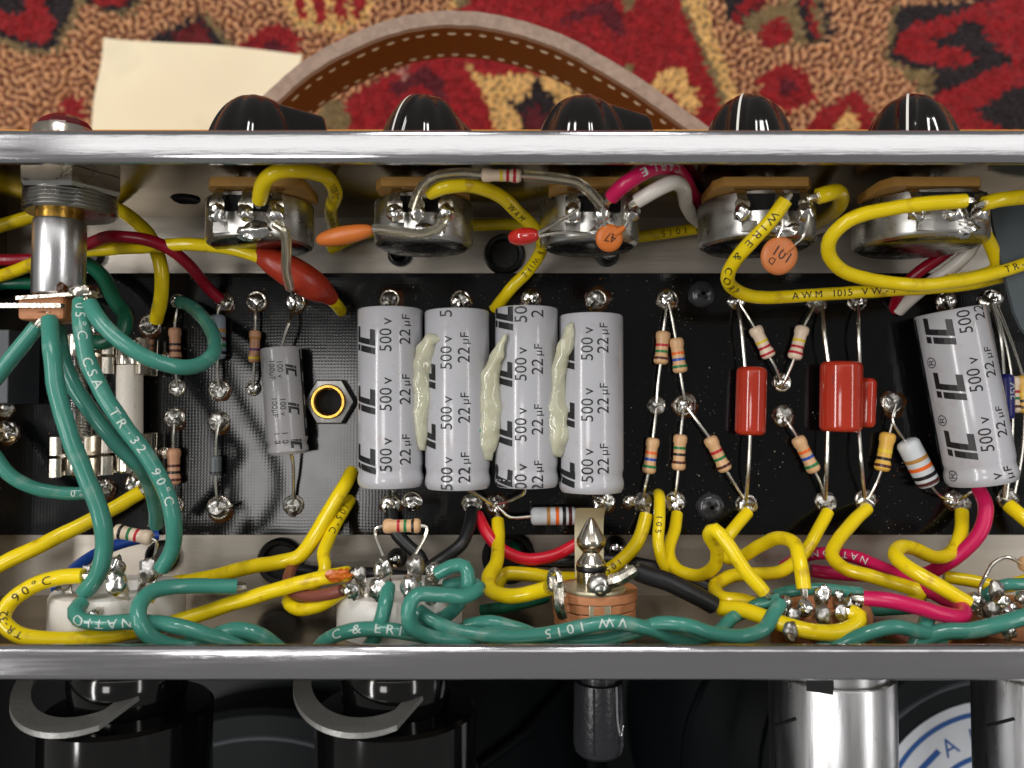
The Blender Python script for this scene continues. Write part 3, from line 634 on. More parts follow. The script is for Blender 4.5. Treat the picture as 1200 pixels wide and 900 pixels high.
resistor('pinkish tan resistor inside the teal wire loop', (205, 384, z), (205.5, 424, z), 14.5, [(.5, 'black'), (.68, 'brown'), (.9, 'brown')], 'res_pink', [[(209, 354, e), (206, 372, z), (205, 386, z)], [(205, 422, z), (206, 436, z), (208, 453, e)]])
resistor('blue grey resistor at the crimson wire end', (254.5, 369, z), (255, 421, z), 19, [(.36, 'gold'), (.55, 'brown'), (.7, 'green'), (.86, 'black')], 'res_blue', [[(262, 354, e), (256, 362, z), (254.5, 371, z)], [(255, 420, z), (255, 438, z), (257, 455, e)]], dog=False)
resistor('orange tan resistor with gold band beside the slim capacitor', (299, 387, z), (298, 425, z), 13.5, [(.25, 'gold'), (.6, 'purple'), (.86, 'yellow')], 'res_pink', [[(301, 354, e), (299.5, 372, z), (299, 388, z)], [(298, 424, z), (297.5, 440, z), (297, 454, e)]])
resistor('pinkish tan resistor below the teal wire loop beside the white fuse', (203.5, 525, z), (203.5, 568, z), 16, [(.48, 'brown'), (.66, 'black'), (.86, 'brown')], 'res_pink', [[(205, 491, e), (203.5, 508, z), (203.5, 527, z)], [(203.5, 566, z), (204, 580, z), (206, 591, e)]])
resistor('small dark grey diode on long leads', (253, 534, z), (253, 557, z), 12.5, [(.85, 'black')], 'diode', [[(257, 494, e), (254, 512, z), (253, 536, z)], [(253, 555, z), (253.5, 575, z), (256, 594, e)], [(256, 596, ZB + 2.4), (266, 595, ZB + 3.2), (273, 592, ZB + 3.4)]], dog=False, group=None, cat='diode', name='diode')
resistor('tan resistor with red, green and brown bands rising from the flat solder dot', (777.5, 388, z), (774, 427, z), 17, [(.43, 'red'), (.62, 'green'), (.82, 'brown')], 'res_tan', [[(781, 355, e), (779, 375, z), (777, 390, z)], [(774, 426, z), (771, 450, z), (769.5, 474, e)]])
resistor('tan resistor with orange, blue and green bands above the yellow soldered eyelet', (792, 396, z), (797.5, 437, z), 17, [(.44, 'orange'), (.62, 'blue'), (.82, 'green')], 'res_tan', [[(784, 355, e), (788, 376, z), (792, 398, z)], [(797, 436, z), (800, 455, z), (803, 472, e)]])
resistor('tan resistor with orange, blue and green bands below the flat solder dot', (765.5, 513, z), (760, 555, z), 16, [(.42, 'orange'), (.6, 'blue'), (.8, 'green')], 'res_tan', [[(769, 479, e), (767, 498, z), (765, 515, z)], [(760, 553, z), (756, 570, z), (753, 587, e)]])
resistor('tan resistor with green, black and brown bands straight below the yellow soldered eyelet', (797.5, 509, z), (795, 551, z), 16, [(.38, 'green'), (.56, 'black'), (.78, 'brown')], 'res_tan', [[(801, 480, e), (799, 496, z), (797.5, 511, z)], [(795, 549, z), (793, 568, z), (791, 587, e)]])
resistor('slanting tan resistor with red, green and brown bands beside the red capacitor', (831, 512, z), (851, 552, z), 16.5, [(.42, 'red'), (.62, 'green'), (.84, 'brown')], 'res_tan', [[(806, 478, e), (818, 495, z), (832, 514, z)], [(850, 550, z), (860, 566, z), (871, 584, e)]])
resistor('tan resistor with yellow and red bands, arm of the V beside the slim red capacitor', (884, 383, z), (902, 419, z), 16.5, [(.48, 'yellow'), (.66, 'red'), (.86, 'red')], 'res_cream', [[(867, 356, e), (876, 370, z), (885, 385, z)], [(901, 417, z), (908, 430, z), (914, 445, e)]])
resistor('tan resistor with yellow and red bands, arm of the V beside the double red capacitor', (941, 382, z), (930.5, 421, z), 16.5, [(.45, 'yellow'), (.64, 'red'), (.82, 'red')], 'res_cream', [[(955, 356, e), (948, 370, z), (941, 384, z)], [(931, 419, z), (926, 432, z), (920, 445, e)]])
resistor('slanting tan resistor with orange, blue and green bands below the V of two resistors', (934, 512, z), (955, 553, z), 16.5, [(.40, 'orange'), (.58, 'blue'), (.80, 'green')], 'res_tan', [[(919, 489, e), (927, 501, z), (935, 514, z)], [(954, 551, z), (961, 566, z), (966, 586, e)]])
resistor('golden tan resistor with yellow, black and brown bands', (1041, 507, z), (1033, 552, z), 18, [(.48, 'yellow'), (.68, 'black'), (.86, 'brown')], 'res_gold', [[(1050, 474, e + 1), (1047, 490, z), (1042, 509, z)], [(1033, 550, z), (1026, 568, z), (1017, 585, e)]])
z2 = ZB + 3.0
resistor('large pale grey resistor leaning towards the tilted capacitor', (1062, 516, z2), (1090, 569, z2), 26, [(.40, 'gold'), (.58, 'orange'), (.76, 'black'), (.9, 'brown')], 'res_grey', [[(1050, 474, e + 1.2), (1046, 492, z2), (1063, 520, z2)], [(1089, 567, z2), (1100, 580, z2), (1116, 586, e)]], dog=False)
resistor('pale grey resistor lying behind the plug tip', (622, 605, z2), (676, 604.5, z2), 21, [(.38, 'gold'), (.57, 'orange'), (.72, 'black'), (.85, 'brown')], 'res_grey', [[(675, 604.5, z2), (695, 600, z2), (706, 590, e)]], dog=False)
resistor('tan resistor with red, green and black bands bridging two lugs of the middle white socket', (449, 616.5, 34), (493, 616, 34), 17, [(.42, 'red'), (.60, 'green'), (.80, 'black')], 'res_tan', [[(450, 616, 34), (441, 619, 34), (440, 626, 34), (449, 651, 36)], [(492, 616, 34), (500, 618, 34), (499, 626, 34), (484, 654, 36)]], group='resistors across the sockets')
resistor('tan resistor with black, green and red bands above the end white socket', (134, 622, 36), (178, 631, 36), 17.5, [(.2, 'black'), (.42, 'green'), (.62, 'red')], 'res_cream', [[(177, 631, 36), (183, 634, 36), (183, 645, 36), (178, 664, 36)], [(136, 622, 36), (122, 626, 34), (118, 640, 32), (104, 672, 34)]], group='resistors across the sockets')
resistor('cream resistor in clear sleeves bridging two panel controls', (564, 205, 50), (611, 206, 50), 16.5, [(.50, 'yellow'), (.66, 'red'), (.83, 'red')], 'res_cream', [[(566, 205, 50), (540, 203, 50), (508, 208, 50), (493, 222, 48), (484, 246, 46)], [(609, 206, 50), (640, 208, 50), (676, 214, 49), (692, 226, 48), (707, 242, 46)]], group='resistors across the sockets')
resistor('tan resistor with red, green and brown bands beside the dark blue capacitor', (1186, 441, z), (1187, 484, z), 17, [(.42, 'red'), (.60, 'green'), (.82, 'brown')], 'res_cream', [[(1164, 356, e + 1), (1176, 395, z), (1181, 415, z), (1185.5, 443, z)], [(1187, 482, z), (1186, 515, z), (1180, 583, e)]])
resistor('golden tan resistor half out of view past the dark blue capacitor', (1199, 440, z), (1201, 484, z), 18, [(.5, 'yellow'), (.68, 'black'), (.85, 'brown')], 'res_gold', [[(1167, 355, e + 1), (1183, 395, z), (1199, 442, z)], [(1201, 482, z), (1198, 530, z), (1188, 584, e)]])
resistor('tan resistor half out of view on a bent lead above the end socket', (1196, 661, 36), (1236, 664, 36), 18, [(.4, 'red'), (.6, 'green'), (.8, 'brown')], 'res_tan', [[(1198, 661, 36), (1180, 653, 36), (1164, 660, 36), (1155, 675, 36), (1148, 692, 38), (1150, 705, 38), (1158, 722, 38)]], group='resistors across the sockets')
# clear sleeves
def sleeve(label, pts, w):
    path = spline([W(*p) for p in pts]); r = w / 2 * S(pts[0][2]); n = len(path)
    t = thing('clear_sleeve', label, 'sleeve', path[0], 'clear plastic sleeves')
    mb = MB().tube(path, r, 14, caps=False)
    obj('tubing', mb, 'sleeve', t, smooth=60)
    return t, path
sleeve('clear sleeve curving from the cream resistor to the second control', [(562, 204, 50), (540, 203, 50), (508, 208, 50), (493, 222, 48), (484, 244, 46)], 13)
sleeve('clear sleeve running from the cream resistor to the third control', [(614, 206, 50), (640, 208, 50), (676, 214, 49), (692, 226, 48), (704, 240, 46)], 13)
t, p_ = sleeve('clear sleeve crossing the red heat shrink', [(322, 262, 45), (333, 270, 45), (336, 290, 43), (335, 315, 39), (340, 338, 34)], 12)
obj('lead', MB().tube(p_ + [W(346, 352, ZB + 2)], 0.42, 8), 'tin', t)
t, p_ = sleeve('clear sleeve below the second control from the orange capacitor', [(437, 268, 45), (465, 271, 45), (495, 274, 45), (512, 268, 45), (522, 260, 45)], 12)
obj('lead', MB().tube(spline([W(430, 268, 45), *p_, W(528, 246, 44)]), 0.42, 8), 'tin', t)

# ================================================================= RED AND ORANGE CAPACITORS
def film_cap(label, top, bot, rpx, zc, m='redcap', paths=(), txt=None, flat=1.0, group='red film capacitors', ink='inkblack'):
    a, b = W(*bot, zc), W(*top, zc); L = (b - a).length; r = rpx * S(zc); ax = (b - a).normalized()
    t = thing('film_capacitor', label, 'capacitor', V(((a.x + b.x) / 2, (a.y + b.y) / 2, zc - r)), group)
    q = 1.3
    pr = [(0, 0)] + [(r - q + q * math.sin(k * math.pi / 8), q - q * math.cos(k * math.pi / 8)) for k in range(5)] + [(r - q + q * math.cos(k * math.pi / 8), L - q + q * math.sin(k * math.pi / 8)) for k in range(5)] + [(0, L)]
    mb = MB().lathe(pr, a, ax, 36)
    for i, p in enumerate(mb.v): p.z = zc + (p.z - zc) * flat
    bo = obj('body', mb, m, t, smooth=60)
    if txt:
        mid = (a + b) / 2; up = V((0, 0, 1)); rt = V((1, 0, 0))
        for s_, dx, du, size in txt:
            mb = MB(); vs, fs, wd = glyphs(s_); pts = []
            for x, y in vs:
                th = math.asin(dx / rpx) - (y - .36) * size / r
                p = a + ax * (L * du + (x - wd / 2) * size) + (up * math.cos(th) * flat + rt * math.sin(th)) * r * 1.008; pts.append(p)
            mb.add(pts, fs)
            obj('printing', mb, ink, bo, smooth=0)
    for pth in paths: obj('lead', MB().tube(spline([W(*p) for p in pth], .8), 2.3 * S(ZB), 8), 'tin', t)
    return t
zf = ZB + 3.9
film_cap('slim red film capacitor standing alone between resistors', (881, 430), (879, 510), 17.5, zf, paths=[[(864, 355, e), (868, 380, zf), (873, 432, zf)], [(879, 508, zf), (877, 550, zf), (874, 588, e)]])
film_cap('fat red film capacitor with black print beside a thinner one', (986, 424), (985, 506), 24, zf + .8, paths=[[(963, 356, e), (966, 390, zf), (971, 428, zf)], [(970, 504, zf), (969, 545, zf), (967, 586, e)]], txt=[('-.--.', -17.5, .74, 1.9)], flat=.9)
film_cap('thin red film capacitor tucked against the fat one', (1016, 443), (1014, 501), 11, ZB + 2.4, paths=[[(1005, 356, e), (1006, 390, zf), (1008, 446, ZB + 2.6)], [(1006, 498, ZB + 2.5), (1009, 540, zf), (1013, 584, e)]])
film_cap('dark blue capacitor half hidden behind the tilted grey one', (1177, 438), (1178, 492), 10, ZB + 3, m='bluecap', txt=[('25V', 4, .62, 2.6)], group=None, ink='inkwhite', paths=[[(1161, 356, e + 1), (1172, 395, zf), (1176, 440, ZB + 3)], [(1178, 490, ZB + 3), (1180, 540, zf), (1176, 583, e)]])
def ell_cap(label, A, B, rpx, m, paths, txt=None, name='dipped_capacitor', lw=2.2):
    a, b = W(*A), W(*B); L = (b - a).length; r = rpx * S(A[2]); ax = b - a
    t = thing(name, label, 'capacitor', a.lerp(b, .5) - V((0, 0, r)), None)
    pr = [(r * math.sin(math.pi * k / 14) ** 0.75 * (1 if k < 8 else 0.96), L * (1 - math.cos(math.pi * k / 14)) / 2) for k in range(15)]
    mb = MB().lathe(pr, a, ax, 22); obj('body', mb, m, t, smooth=80)
    for pth in paths: obj('lead', MB().tube(spline([W(*p) for p in pth], .7), lw * S(40), 8), 'tin', t)
ell_cap('long orange dipped capacitor pointing at the second control', (371, 282, 42), (438, 269, 45), 11, 'orange', [[(432, 270, 45), (446, 268, 45)]])
ell_cap('glossy red bead capacitor on two thin leads', (596, 279, 42), (632, 275, 44), 10.5, 'bead', [[(628, 274, 44), (650, 262, 45), (678, 245, 45)], [(628, 277, 44), (655, 272, 43), (688, 274, 42)]])
def disc_cap(label, c, rpx, zc, m, txt, leads, rot=0, tilt=0.0):
    o = W(c[0], c[1], zc); r = rpx * S(zc); ax = V((0.1, -tilt, 1)).normalized()
    t = thing('disc_capacitor', label, 'capacitor', o - V((0, 0, 1)), 'orange disc capacitors')
    mb = MB().lathe([(0, -1), (r * .6, -.98), (r * .85, -.8), (r * .97, -.4), (r, 0), (r * .97, .4), (r * .85, .8), (r * .6, .98), (0, 1)], o, ax, 32)
    for l in leads: mb.tube([W(*l[0]) * 0.35 + o * 0.65, W(*l[0])], [1.0, .55], 10)
    b = obj('body', mb, m, t, smooth=60)
    u = V((math.cos(rot), math.sin(rot), 0)); v = V((-u.y, u.x, 0)); u = (u - ax * u.dot(ax)).normalized(); v = (v - ax * v.dot(ax)).normalized()
    mb = MB()
    for s_, dx, dy, size in txt: flat_text(mb, s_, o + ax * 1.04 + u * dx + v * dy, u, v, size)
    obj('printing', mb, 'inkblack', b, smooth=0)
    for l in leads: obj('lead', MB().tube(spline([W(*p) for p in l], .7), 2.0 * S(45), 8), 'tin', t)
disc_cap('small orange disc capacitor marked 47', (714, 279), 16.5, 43, 'orange', [('47', 0, 0, 2.4), ('_', 0, .2, 2.4)], [[(709, 265, 44), (707, 252, 45), (706, 243, 46)], [(732, 266, 44), (738, 255, 45), (741, 247, 46)]], rot=math.radians(168), tilt=.25)
disc_cap('round brown orange disc capacitor marked 101', (913, 300), 22.5, 44, 'disc', [('101', 0, -.4, 3.1), ('D', 1.2, 1.8, 2.0)], [[(912, 278, 45), (917, 266, 46), (917, 256, 46)], [(930, 287, 45), (942, 276, 45), (946, 265, 46), (947, 252, 46)]], rot=math.radians(150), tilt=.2)

# ================================================================= PANEL CONTROLS
def pot(label, xc, xl, xr, zc, wx0, wx1, lugs, blobs):
    # xc pixel of the can's centre; the can's axis runs away from the panel
    Yf, Yr = 46.6, 36.8
    c = WY(xc, 262, 40); X = (xc - 600) * S(zc); r = (xr - xl) / 2 * S(zc + 3)
    t = thing('panel_control', label, 'potentiometer', (X, (Yf + Yr) / 2, zc - r), 'controls behind the panel')
    n = 40; mb = MB()
    mb.lathe([(0, Yf - Yf), (r * .97, 0), (r, .3), (r, Yf - Yr - 1.2), (r * .97, Yf - Yr - .4), (r * .9, Yf - Yr)], (X, Yf, zc), (0, -1, 0), n)
    can = obj('can', mb, 'steel', t, smooth=40)
    obj('back_plate', MB().lathe([(r * .9, Yf - Yr), (r * .86, Yf - Yr + .25), (r * .3, Yf - Yr + .3), (0, Yf - Yr + .3)], (X, Yf, zc), (0, -1, 0), n), 'potback', can)
    # dark window in the can under the lugs
    top = zc + r
    obj('can_window', MB().box((X - .2, Yf - 2.8, top - .55), (r * 1.05, 3.4, 1.6), bev=.2), 'hole', can)
    obj('bushing', MB().cyl((X, Yf, zc), (X, YT - .05, zc), 5.0, 20), 'steel', t)
    # tan fibre wafer with the lugs
    zt = top + 2.6
    x0, x1 = WY(wx0, 208, 48.6), WY(wx1, 208, 48.6)
    k = (x0.x, x1.x); zt2 = 43.0
    sx0, sx1 = (wx0 - 600) * S(zt2), (wx1 - 600) * S(zt2)
    pl = [(sx0 + .3, zc), (sx0, zt2 - 3.0), (sx0 + 1.6, zt2), (sx1 - 1.0, zt2), (sx1, zt2 - 1.4), (sx1 - .3, zc)]
    obj('wafer', MB().prism(pl, lambda a, b, q: V((a, q, b)), Yf + .1, 48.6), 'fibre', t)
    for i, lx in enumerate(lugs):
        Xl = (lx - 600) * S(zt2); mb = MB()
        mb.tube(spline([V((Xl, Yf + .05, zt2 - 1.8)), V((Xl, Yf - 1.4, zt2 + .2)), V((Xl, Yf - 3.0, zt2 + .8)), V((Xl, Yf - 6.2, zt2 - .2))], .5), 0.01, 4)
        mb = MB()
        pts = spline([V((Xl, Yf + .05, zt2 - 1.8)), V((Xl, Yf - 1.2, zt2 - .1)), V((Xl, Yf - 3.4, zt2 + .6)), V((Xl, Yf - 6.8, zt2 - .2))], .6)
        for p, q in zip(pts, pts[1:]): pass
        vs = []; fs = []
        for j, p in enumerate(pts):
            hw = 1.5 if j > len(pts) * .45 else 1.0
            vs += [p + V((-hw, 0, 0)), p + V((hw, 0, 0)), p + V((hw, 0, -.45)), p + V((-hw, 0, -.45))]
            if j:
                o_ = 4 * (j - 1)
                for s_ in range(4): fs.append((o_ + s_, o_ + (s_ + 1) % 4, o_ + 4 + (s_ + 1) % 4, o_ + 4 + s_))
        fs += [(3, 2, 1, 0), tuple(4 * (len(pts) - 1) + s_ for s_ in range(4))]
        l_ = obj('lug', mb.add(vs, fs), 'lug', t)
        if blobs[i]:
            obj('solder', MB().blob(V((Xl, Yf - 5.6, zt2 + .5)), 1.75, (1, 1.1, .75), .2, 20, lx), 'solder', l_)
    # grounding solder lump on the can
    gx = (xl * .62 + xr * .38)
    obj('ground_solder', MB().blob(V((X + r * .15, Yr + 1.4, zc + r * .93)), 2.0, (1.8, .9, .5), .35, 16, xc), 'solder', can)
    obj('crimp_tab', MB().box(V((X - r * .35, Yr + 2.0, zc + r * .93)), (4.6, 2.4, .7), bev=.15), 'steel', can)
    return t
pot('panel control with the red heat shrink capacitor below it', 303, 240, 365, 29, 234, 352, (252, 286, 322), (1, 1, 1))
pot('panel control joined to the orange dipped capacitor', 496, 437, 555, 29, 436, 548, (462, 488, 522), (1, 1, 1))
pot('panel control carrying the disc marked 47 and the red bead', 691, 632, 750, 29, 645, 752, (672, 706, 741), (1, 1, 1))
pot('panel control carrying the disc marked 101', 888, 820, 956, 29, 842, 957, (872, 917, 946), (1, 0, 1))
pot('panel control in front of the slate grey sheet', 1080, 1010, 1158, 29, 1043, 1160, (1078, 1122, 1152), (1, 1, 1))
# knobs
def knob(label, xc, ang, zk=30.0, rad=11.2, H=17.8, tip=16.2):
    X = (xc - 600) * S(zk); t = thing('pointer_knob', label, 'knob', (X, 52.6, zk), 'black pointer knobs')
    pu = V((math.cos(ang), 0, math.sin(ang))); pv = V((-math.sin(ang), 0, math.cos(ang))); out = V((0, 1, 0)); o = V((X, 52.7, zk))
    def hgt(u, v):
        rho = math.hypot(u, v) / rad * (1 + 0.075 * abs(math.sin(4 * math.atan2(v, u))) ** 3)
        d = H * max(0.0, 1 - rho ** 2.5) ** 0.6 if rho < 1 else 0.0
        if abs(v) < 1.7: d = max(d, H * 1.012 * max(0.0, 1 - (abs(u) / (rad * 1.03)) ** 2.5) ** 0.6 - 0.12 * v * v)     # raised blade over the dome
        if u > 0:
            wv = 7.2 - 3.0 * min(1, u / tip)
            a = min(1, abs(v) / wv); e = max(0.0, min(1, (tip - u) / 2.0))
            d = max(d, H * (0.95 - 0.17 * u / tip) * (1 - a ** 5) ** .5 * (1 - (1 - e) ** 2.5) ** .5)
        return d
    nu, nv = 84, 56; vs = []; fs = []
    for i in range(nu + 1):
        u = -rad * 1.03 + (rad * 1.03 + tip) * i / nu
        for k in range(nv + 1):
            v = -rad + 2 * rad * k / nv; vs.append(o + pu * u + pv * v + out * hgt(u, v))
    for i in range(nu):
        for k in range(nv):
            q = i * (nv + 1) + k; ids = (q, q + 1, q + nv + 2, q + nv + 1)
            if any((vs[j] - o).dot(out) > 0.05 for j in ids): fs.append(ids)
    b = obj('body', MB().add(vs, fs), 'knob', t, smooth=42)
    obj('skirt', MB().lathe([(0, 0), (rad * .99, 0), (rad * .99, 1.2), (0, 1.2)], o, (0, 1, 0), 36), 'knob', t)
    mb = MB(); lv = []; lf = []
    for i in range(41):
        u = -rad * 1.0 + rad * 1.15 * i / 40; p = o + pu * u + out * (hgt(u, 0) + .10); lv += [p - pv * .25, p + pv * .25]
        if i: lf.append((2 * i - 2, 2 * i - 1, 2 * i + 1, 2 * i))
    obj('pointer_line', mb.add(lv, lf), 'knobline', b)
    obj('shaft', MB().cyl((X, 52.45, zk), (X, 55, zk), 3, 16), 'nickel', t)
knob('black pointer knob in front of the cream paper, beak turned sideways', 296, math.radians(-12))
knob('black pointer knob beneath the arch of the handle, beak turned sideways and down', 497, math.radians(-55))
knob('black pointer knob against the leather handle end, beak turned sideways', 684, math.radians(-10))
knob('black pointer knob with white line beside the handle end', 879, math.radians(-62))
knob('black pointer knob with white line far from the handle', 1072, math.radians(-60))
# pilot light
zp = 38.0; X = (66 - 600) * S(zp)
pil = thing('pilot_light', 'pilot light with threaded nickel nut and aluminium lamp tube', 'pilot light', (X, 45, zp - 10))
yy = lambda py, zz: W(600, py, zz).y
Y0 = YT - .1
obj('hex_nut', MB().lathe([(0, 0), (10.6, 0), (10.6, 3.2), (9.9, 4.0), (0, 4.0)], (X, Y0, zp - 4), (0, -1, 0), 6), 'steel', pil, smooth=25)
pr = [(0, 4.0)]
for k in range(5): pr += [(8.75, 4.05 + k * .82), (9.2, 4.3 + k * .82), (9.2, 4.42 + k * .82)]
pr += [(8.6, 8.2), (5.2, 8.3), (0, 8.3)]
obj('threaded_body', MB().lathe(pr, (X, Y0, zp - 4), (0, -1, 0), 36), 'steel', pil, smooth=25)
ya, yb_, yc_ = yy(238, zp), yy(259, zp), yy(347, zp)
obj('brass_collar', MB().cyl((X, Y0 - 8.1, zp), (X, yb_ - .5, zp), 4.55, 28), 'brass', pil)
obj('lamp_tube', MB().lathe([(4.6, 0), (4.95, .1), (5.1, .6), (5.1, yb_ - yc_ - .4), (4.8, yb_ - yc_), (0, yb_ - yc_)], (X, yb_, zp), (0, -1, 0), 32), 'alu', pil)
obj('tube_ear', MB().box((X - 5.6, yb_ - 4.4, zp - 1), (1.0, 4.5, 1.2)), 'brass', pil)
wf = obj('fibre_wafer', MB().box((X - 1.2, yy(363, zp), zp), (9.6, 5.2, 8.5), bev=.8), 'phenol', pil)
obj('lug', MB().box(W(70, 348, zp + 3.6), (15.5, .7, 4.5), (V((1, .07, 0)).normalized(), V((-.07, 1, 0)).normalized(), V((0, 0, 1)))), 'lug', pil)
obj('crimped_lug', MB().blob(W(98, 342, zp + 4.5), 2.4, (1.1, .7, .9), .3), 'lug', pil)
obj('lug', MB().box(W(28, 358.5, zp + 5), (16, .9, 1.6)), 'lug', pil)
obj('lug', MB().lathe([(0, 0), (4.2, 0), (4.6, .3), (3.2, 1.2), (1, 1.6), (0, 1.6)], (X - .4, yy(376, zp) + 1.6, zp), (0, -1, 0), 24), 'lug', pil)
obj('flux_drop', MB().blob(W(73, 338.5, zp + 4.6), 1.2, (1, 1, .7), .25), 'flux', pil)
zj = 30.0; Xj = (70 - 600) * S(zj)
obj('bezel', MB().lathe([(0, 0), (6.9, 0), (7.1, 3), (6.9, 9.6), (6.5, 10.4), (6.0, 10.6)], (Xj, 52.5, zj), (0, 1, 0), 36), 'nickel', pil)
obj('jewel', MB().lathe([(6.2, 10.0), (6.0, 10.9), (5.0, 12.2), (3.2, 13.4), (0, 14.0)], (Xj, 52.5, zj), (0, 1, 0), 12), 'jewel', pil, smooth=10)

# ================================================================= FUSES AND BOX AT THE LEFT
def fuse(label, xc, y0, y1, w, m, zc):
    a, b = W(xc, y1, zc), W(xc, y0, zc); r = w / 2 * S(zc); ax = (b - a).normalized(); L = (b - a).length
    t = thing('fuse', label, 'fuse', (a + b) / 2 - V((0, 0, r)), None)
    obj('tube', MB().lathe([(0, 4), (r * .93, 4), (r * .93, L - 4), (0, L - 4)], a, ax, 28), m, t)
    for h0, h1 in ((0, 5.6), (L - 5.6, L)):
        obj('end_cap', MB().lathe([(0, h0), (r * .9, h0), (r, h0 + .4), (r, h1 - .3), (r * .95, h1), (r * .9, h1), (0, h1)], a, ax, 28), 'nickel', t)
    return t, a, b, r
def fuse_clip(label, xc, py, zc, r, ln):
    c = W(xc, py, zc); t = thing('fuse_clip', label, 'clip', V((c.x, c.y, ZB)), 'spring clips holding the fuses')
    obj('base', MB().box((c.x, c.y, ZB + .4), (2 * r + 3, ln, .7), bev=.1), 'nickel', t)
    for s_ in (-1, 1):
        pts = spline([V((s_ * (r + .9), 0, ZB + .7)), V((s_ * (r + 1.6), 0, (ZB + zc) / 2)), V((s_ * (r + .25), 0, zc + .8)), V((s_ * (r * .78), 0, zc + r * .75)), V((s_ * (r + .9), 0, zc + r * 1.25))], .7)
        for k in (-1, 1):
            vs = []; fs = []; hw = ln * .22
            for j, p in enumerate(pts):
                q = p + V((c.x, c.y + k * ln * .26, 0)); vs += [q + V((0, -hw, 0)), q + V((0, hw, 0)), q + V((s_ * .45, hw, 0)), q + V((s_ * .45, -hw, 0))]
                if j:
                    o_ = 4 * (j - 1)
                    for i in range(4): fs.append((o_ + i, o_ + (i + 1) % 4, o_ + 4 + (i + 1) % 4, o_ + 4 + i))
            fs += [(0, 1, 2, 3), tuple(4 * (len(pts) - 1) + i for i in range(4))]
            obj('spring_leaf', MB().add(vs, fs), 'nickel', t)
        obj('rivet', MB().lathe([(1.5, 0), (1.5, .5), (.9, .8), (.6, .3), (0, .3)], V((c.x + s_ * (r + 3.2), c.y, ZB + .1)), (0, 0, 1), 14), 'nickel', t)
zfu = ZB + 5.2
tC, a, b, r = fuse('white ceramic fuse in spring clips', 152, 402, 553, 31, 'fuse', zfu)
fuse_clip('spring clip at the far end of the white ceramic fuse', 152, 418, zfu, r, 9); fuse_clip('spring clip at the near end of the white ceramic fuse', 151, 532, zfu, r, 10)
tG, a, b, r = fuse('clear glass fuse with a coiled element, behind teal wires', 93, 392, 556, 29, 'glass', zfu)
mb = MB(); hel = [a.lerp(b, .04 + .92 * k / 240) + V((math.cos(k * 1.05) * 1.3, 0, math.sin(k * 1.05) * 1.3)) for k in range(241)]
obj('coiled_element', mb.tube(hel, .26, 6), 'tin', tG)
fuse_clip('spring clip at the far end of the glass fuse', 94, 412, zfu, r, 9); fuse_clip('spring clip at the near end of the glass fuse', 90, 535, zfu, r, 10)
bx0, bx1 = W(-30, 386, 20), W(9, 473, 20)
tag(obj('component_box', MB().box(((bx0.x + bx1.x) / 2, (bx0.y + bx1.y) / 2, (ZB + 20) / 2), (bx1.x - bx0.x, bx0.y - bx1.y, 12), bev=.25), 'darkbox'), 'dark grey boxed component standing on the board edge', 'component')

# ================================================================= SOCKETS ON THE LOWER WALL, PLUG AND JACK
def socket(label, xc, zc, R, m, lugs, depth=9.0, lipw=14.2):
    X = (xc - 600) * S(zc + 4); t = thing('tube_socket', label, 'socket', (X, YB, zc - R), 'tube sockets on the chassis wall')
    mb = MB()
    mb.lathe([(0, .05), (R, .05), (R, depth - 1.4), (R - .5, depth - .3), (R - 1.4, depth), (R * .45, depth), (R * .4, depth - 2), (0, depth - 2)], (X, YB, zc), (0, 1, 0), 40)
    obj('base', mb, m, t, smooth=40)
    for i, (px, py, zz, wd, hole) in enumerate(lugs):
        tp = W(px, py, zz); bs = V((X + (tp.x - X) * .85, YB + depth - .8, min(tp.z, zc + R * .75)))
        d = (tp - bs); L = d.length; d.normalize(); u = V((1, 0, 0)); u = (u - d * u.dot(d)).normalized(); v = d.cross(u)
        mb = MB()
        hw = wd / 2 * S(zz)
        mb.prism([(-hw * .7, 0), (hw * .7, 0), (hw * .8, L * .45), (hw, L * .6), (hw, L * .88), (hw * .6, L), (-hw * .6, L), (-hw, L * .88), (-hw, L * .6), (-hw * .8, L * .45)], lambda a, b, q: bs + u * a + d * b + v * q, -.25, .25)
        l = obj('lug', mb, 'lug', t)
        if hole: obj('lug_hole', MB().blob(bs + d * L * .45 + v * .2, hw * .6, (1, .9, .35), 0), 'ceramic', l)
        obj('solder', MB().blob(tp + d * .1 + V((0, 0, .5)), hw * 1.2, (1, 1.25, .8), .22, 20, i + xc), 'solder2' if i % 3 == 1 else 'solder', l)
    return t
socket('white ceramic tube socket under the blue wire end', 133, 30, 13.6, 'ceramic', [(76, 683, 37, 12, 0), (103, 672, 37, 13, 0), (137, 664, 36, 17, 0), (138, 683, 45, 20, 1), (176, 668, 38, 20, 0), (183, 690, 42, 12, 0), (110, 720, 46, 8, 0)])
socket('white ceramic tube socket with knotted teal wires', 467, 30, 13.6, 'ceramic', [(413, 690, 42, 16, 0), (422, 672, 40, 12, 0), (449, 668, 38, 17, 0), (443, 690, 44, 18, 0), (487, 663, 38, 17, 0), (482, 688, 45, 20, 0), (508, 671, 40, 16, 0), (506, 700, 44, 12, 0)])
socket('small brown tube socket ringed with soldered lugs beside the loop of yellow wire', 966, 30, 10.5, 'phenol', [(920, 708, 38, 13, 0), (928, 722, 42, 13, 0), (942, 712, 42, 14, 0), (963, 697, 40, 15, 0), (963, 720, 43, 15, 0), (985, 718, 42, 14, 0), (998, 708, 40, 16, 0), (925, 738, 46, 15, 0), (982, 700, 36, 12, 0)], depth=5.5)
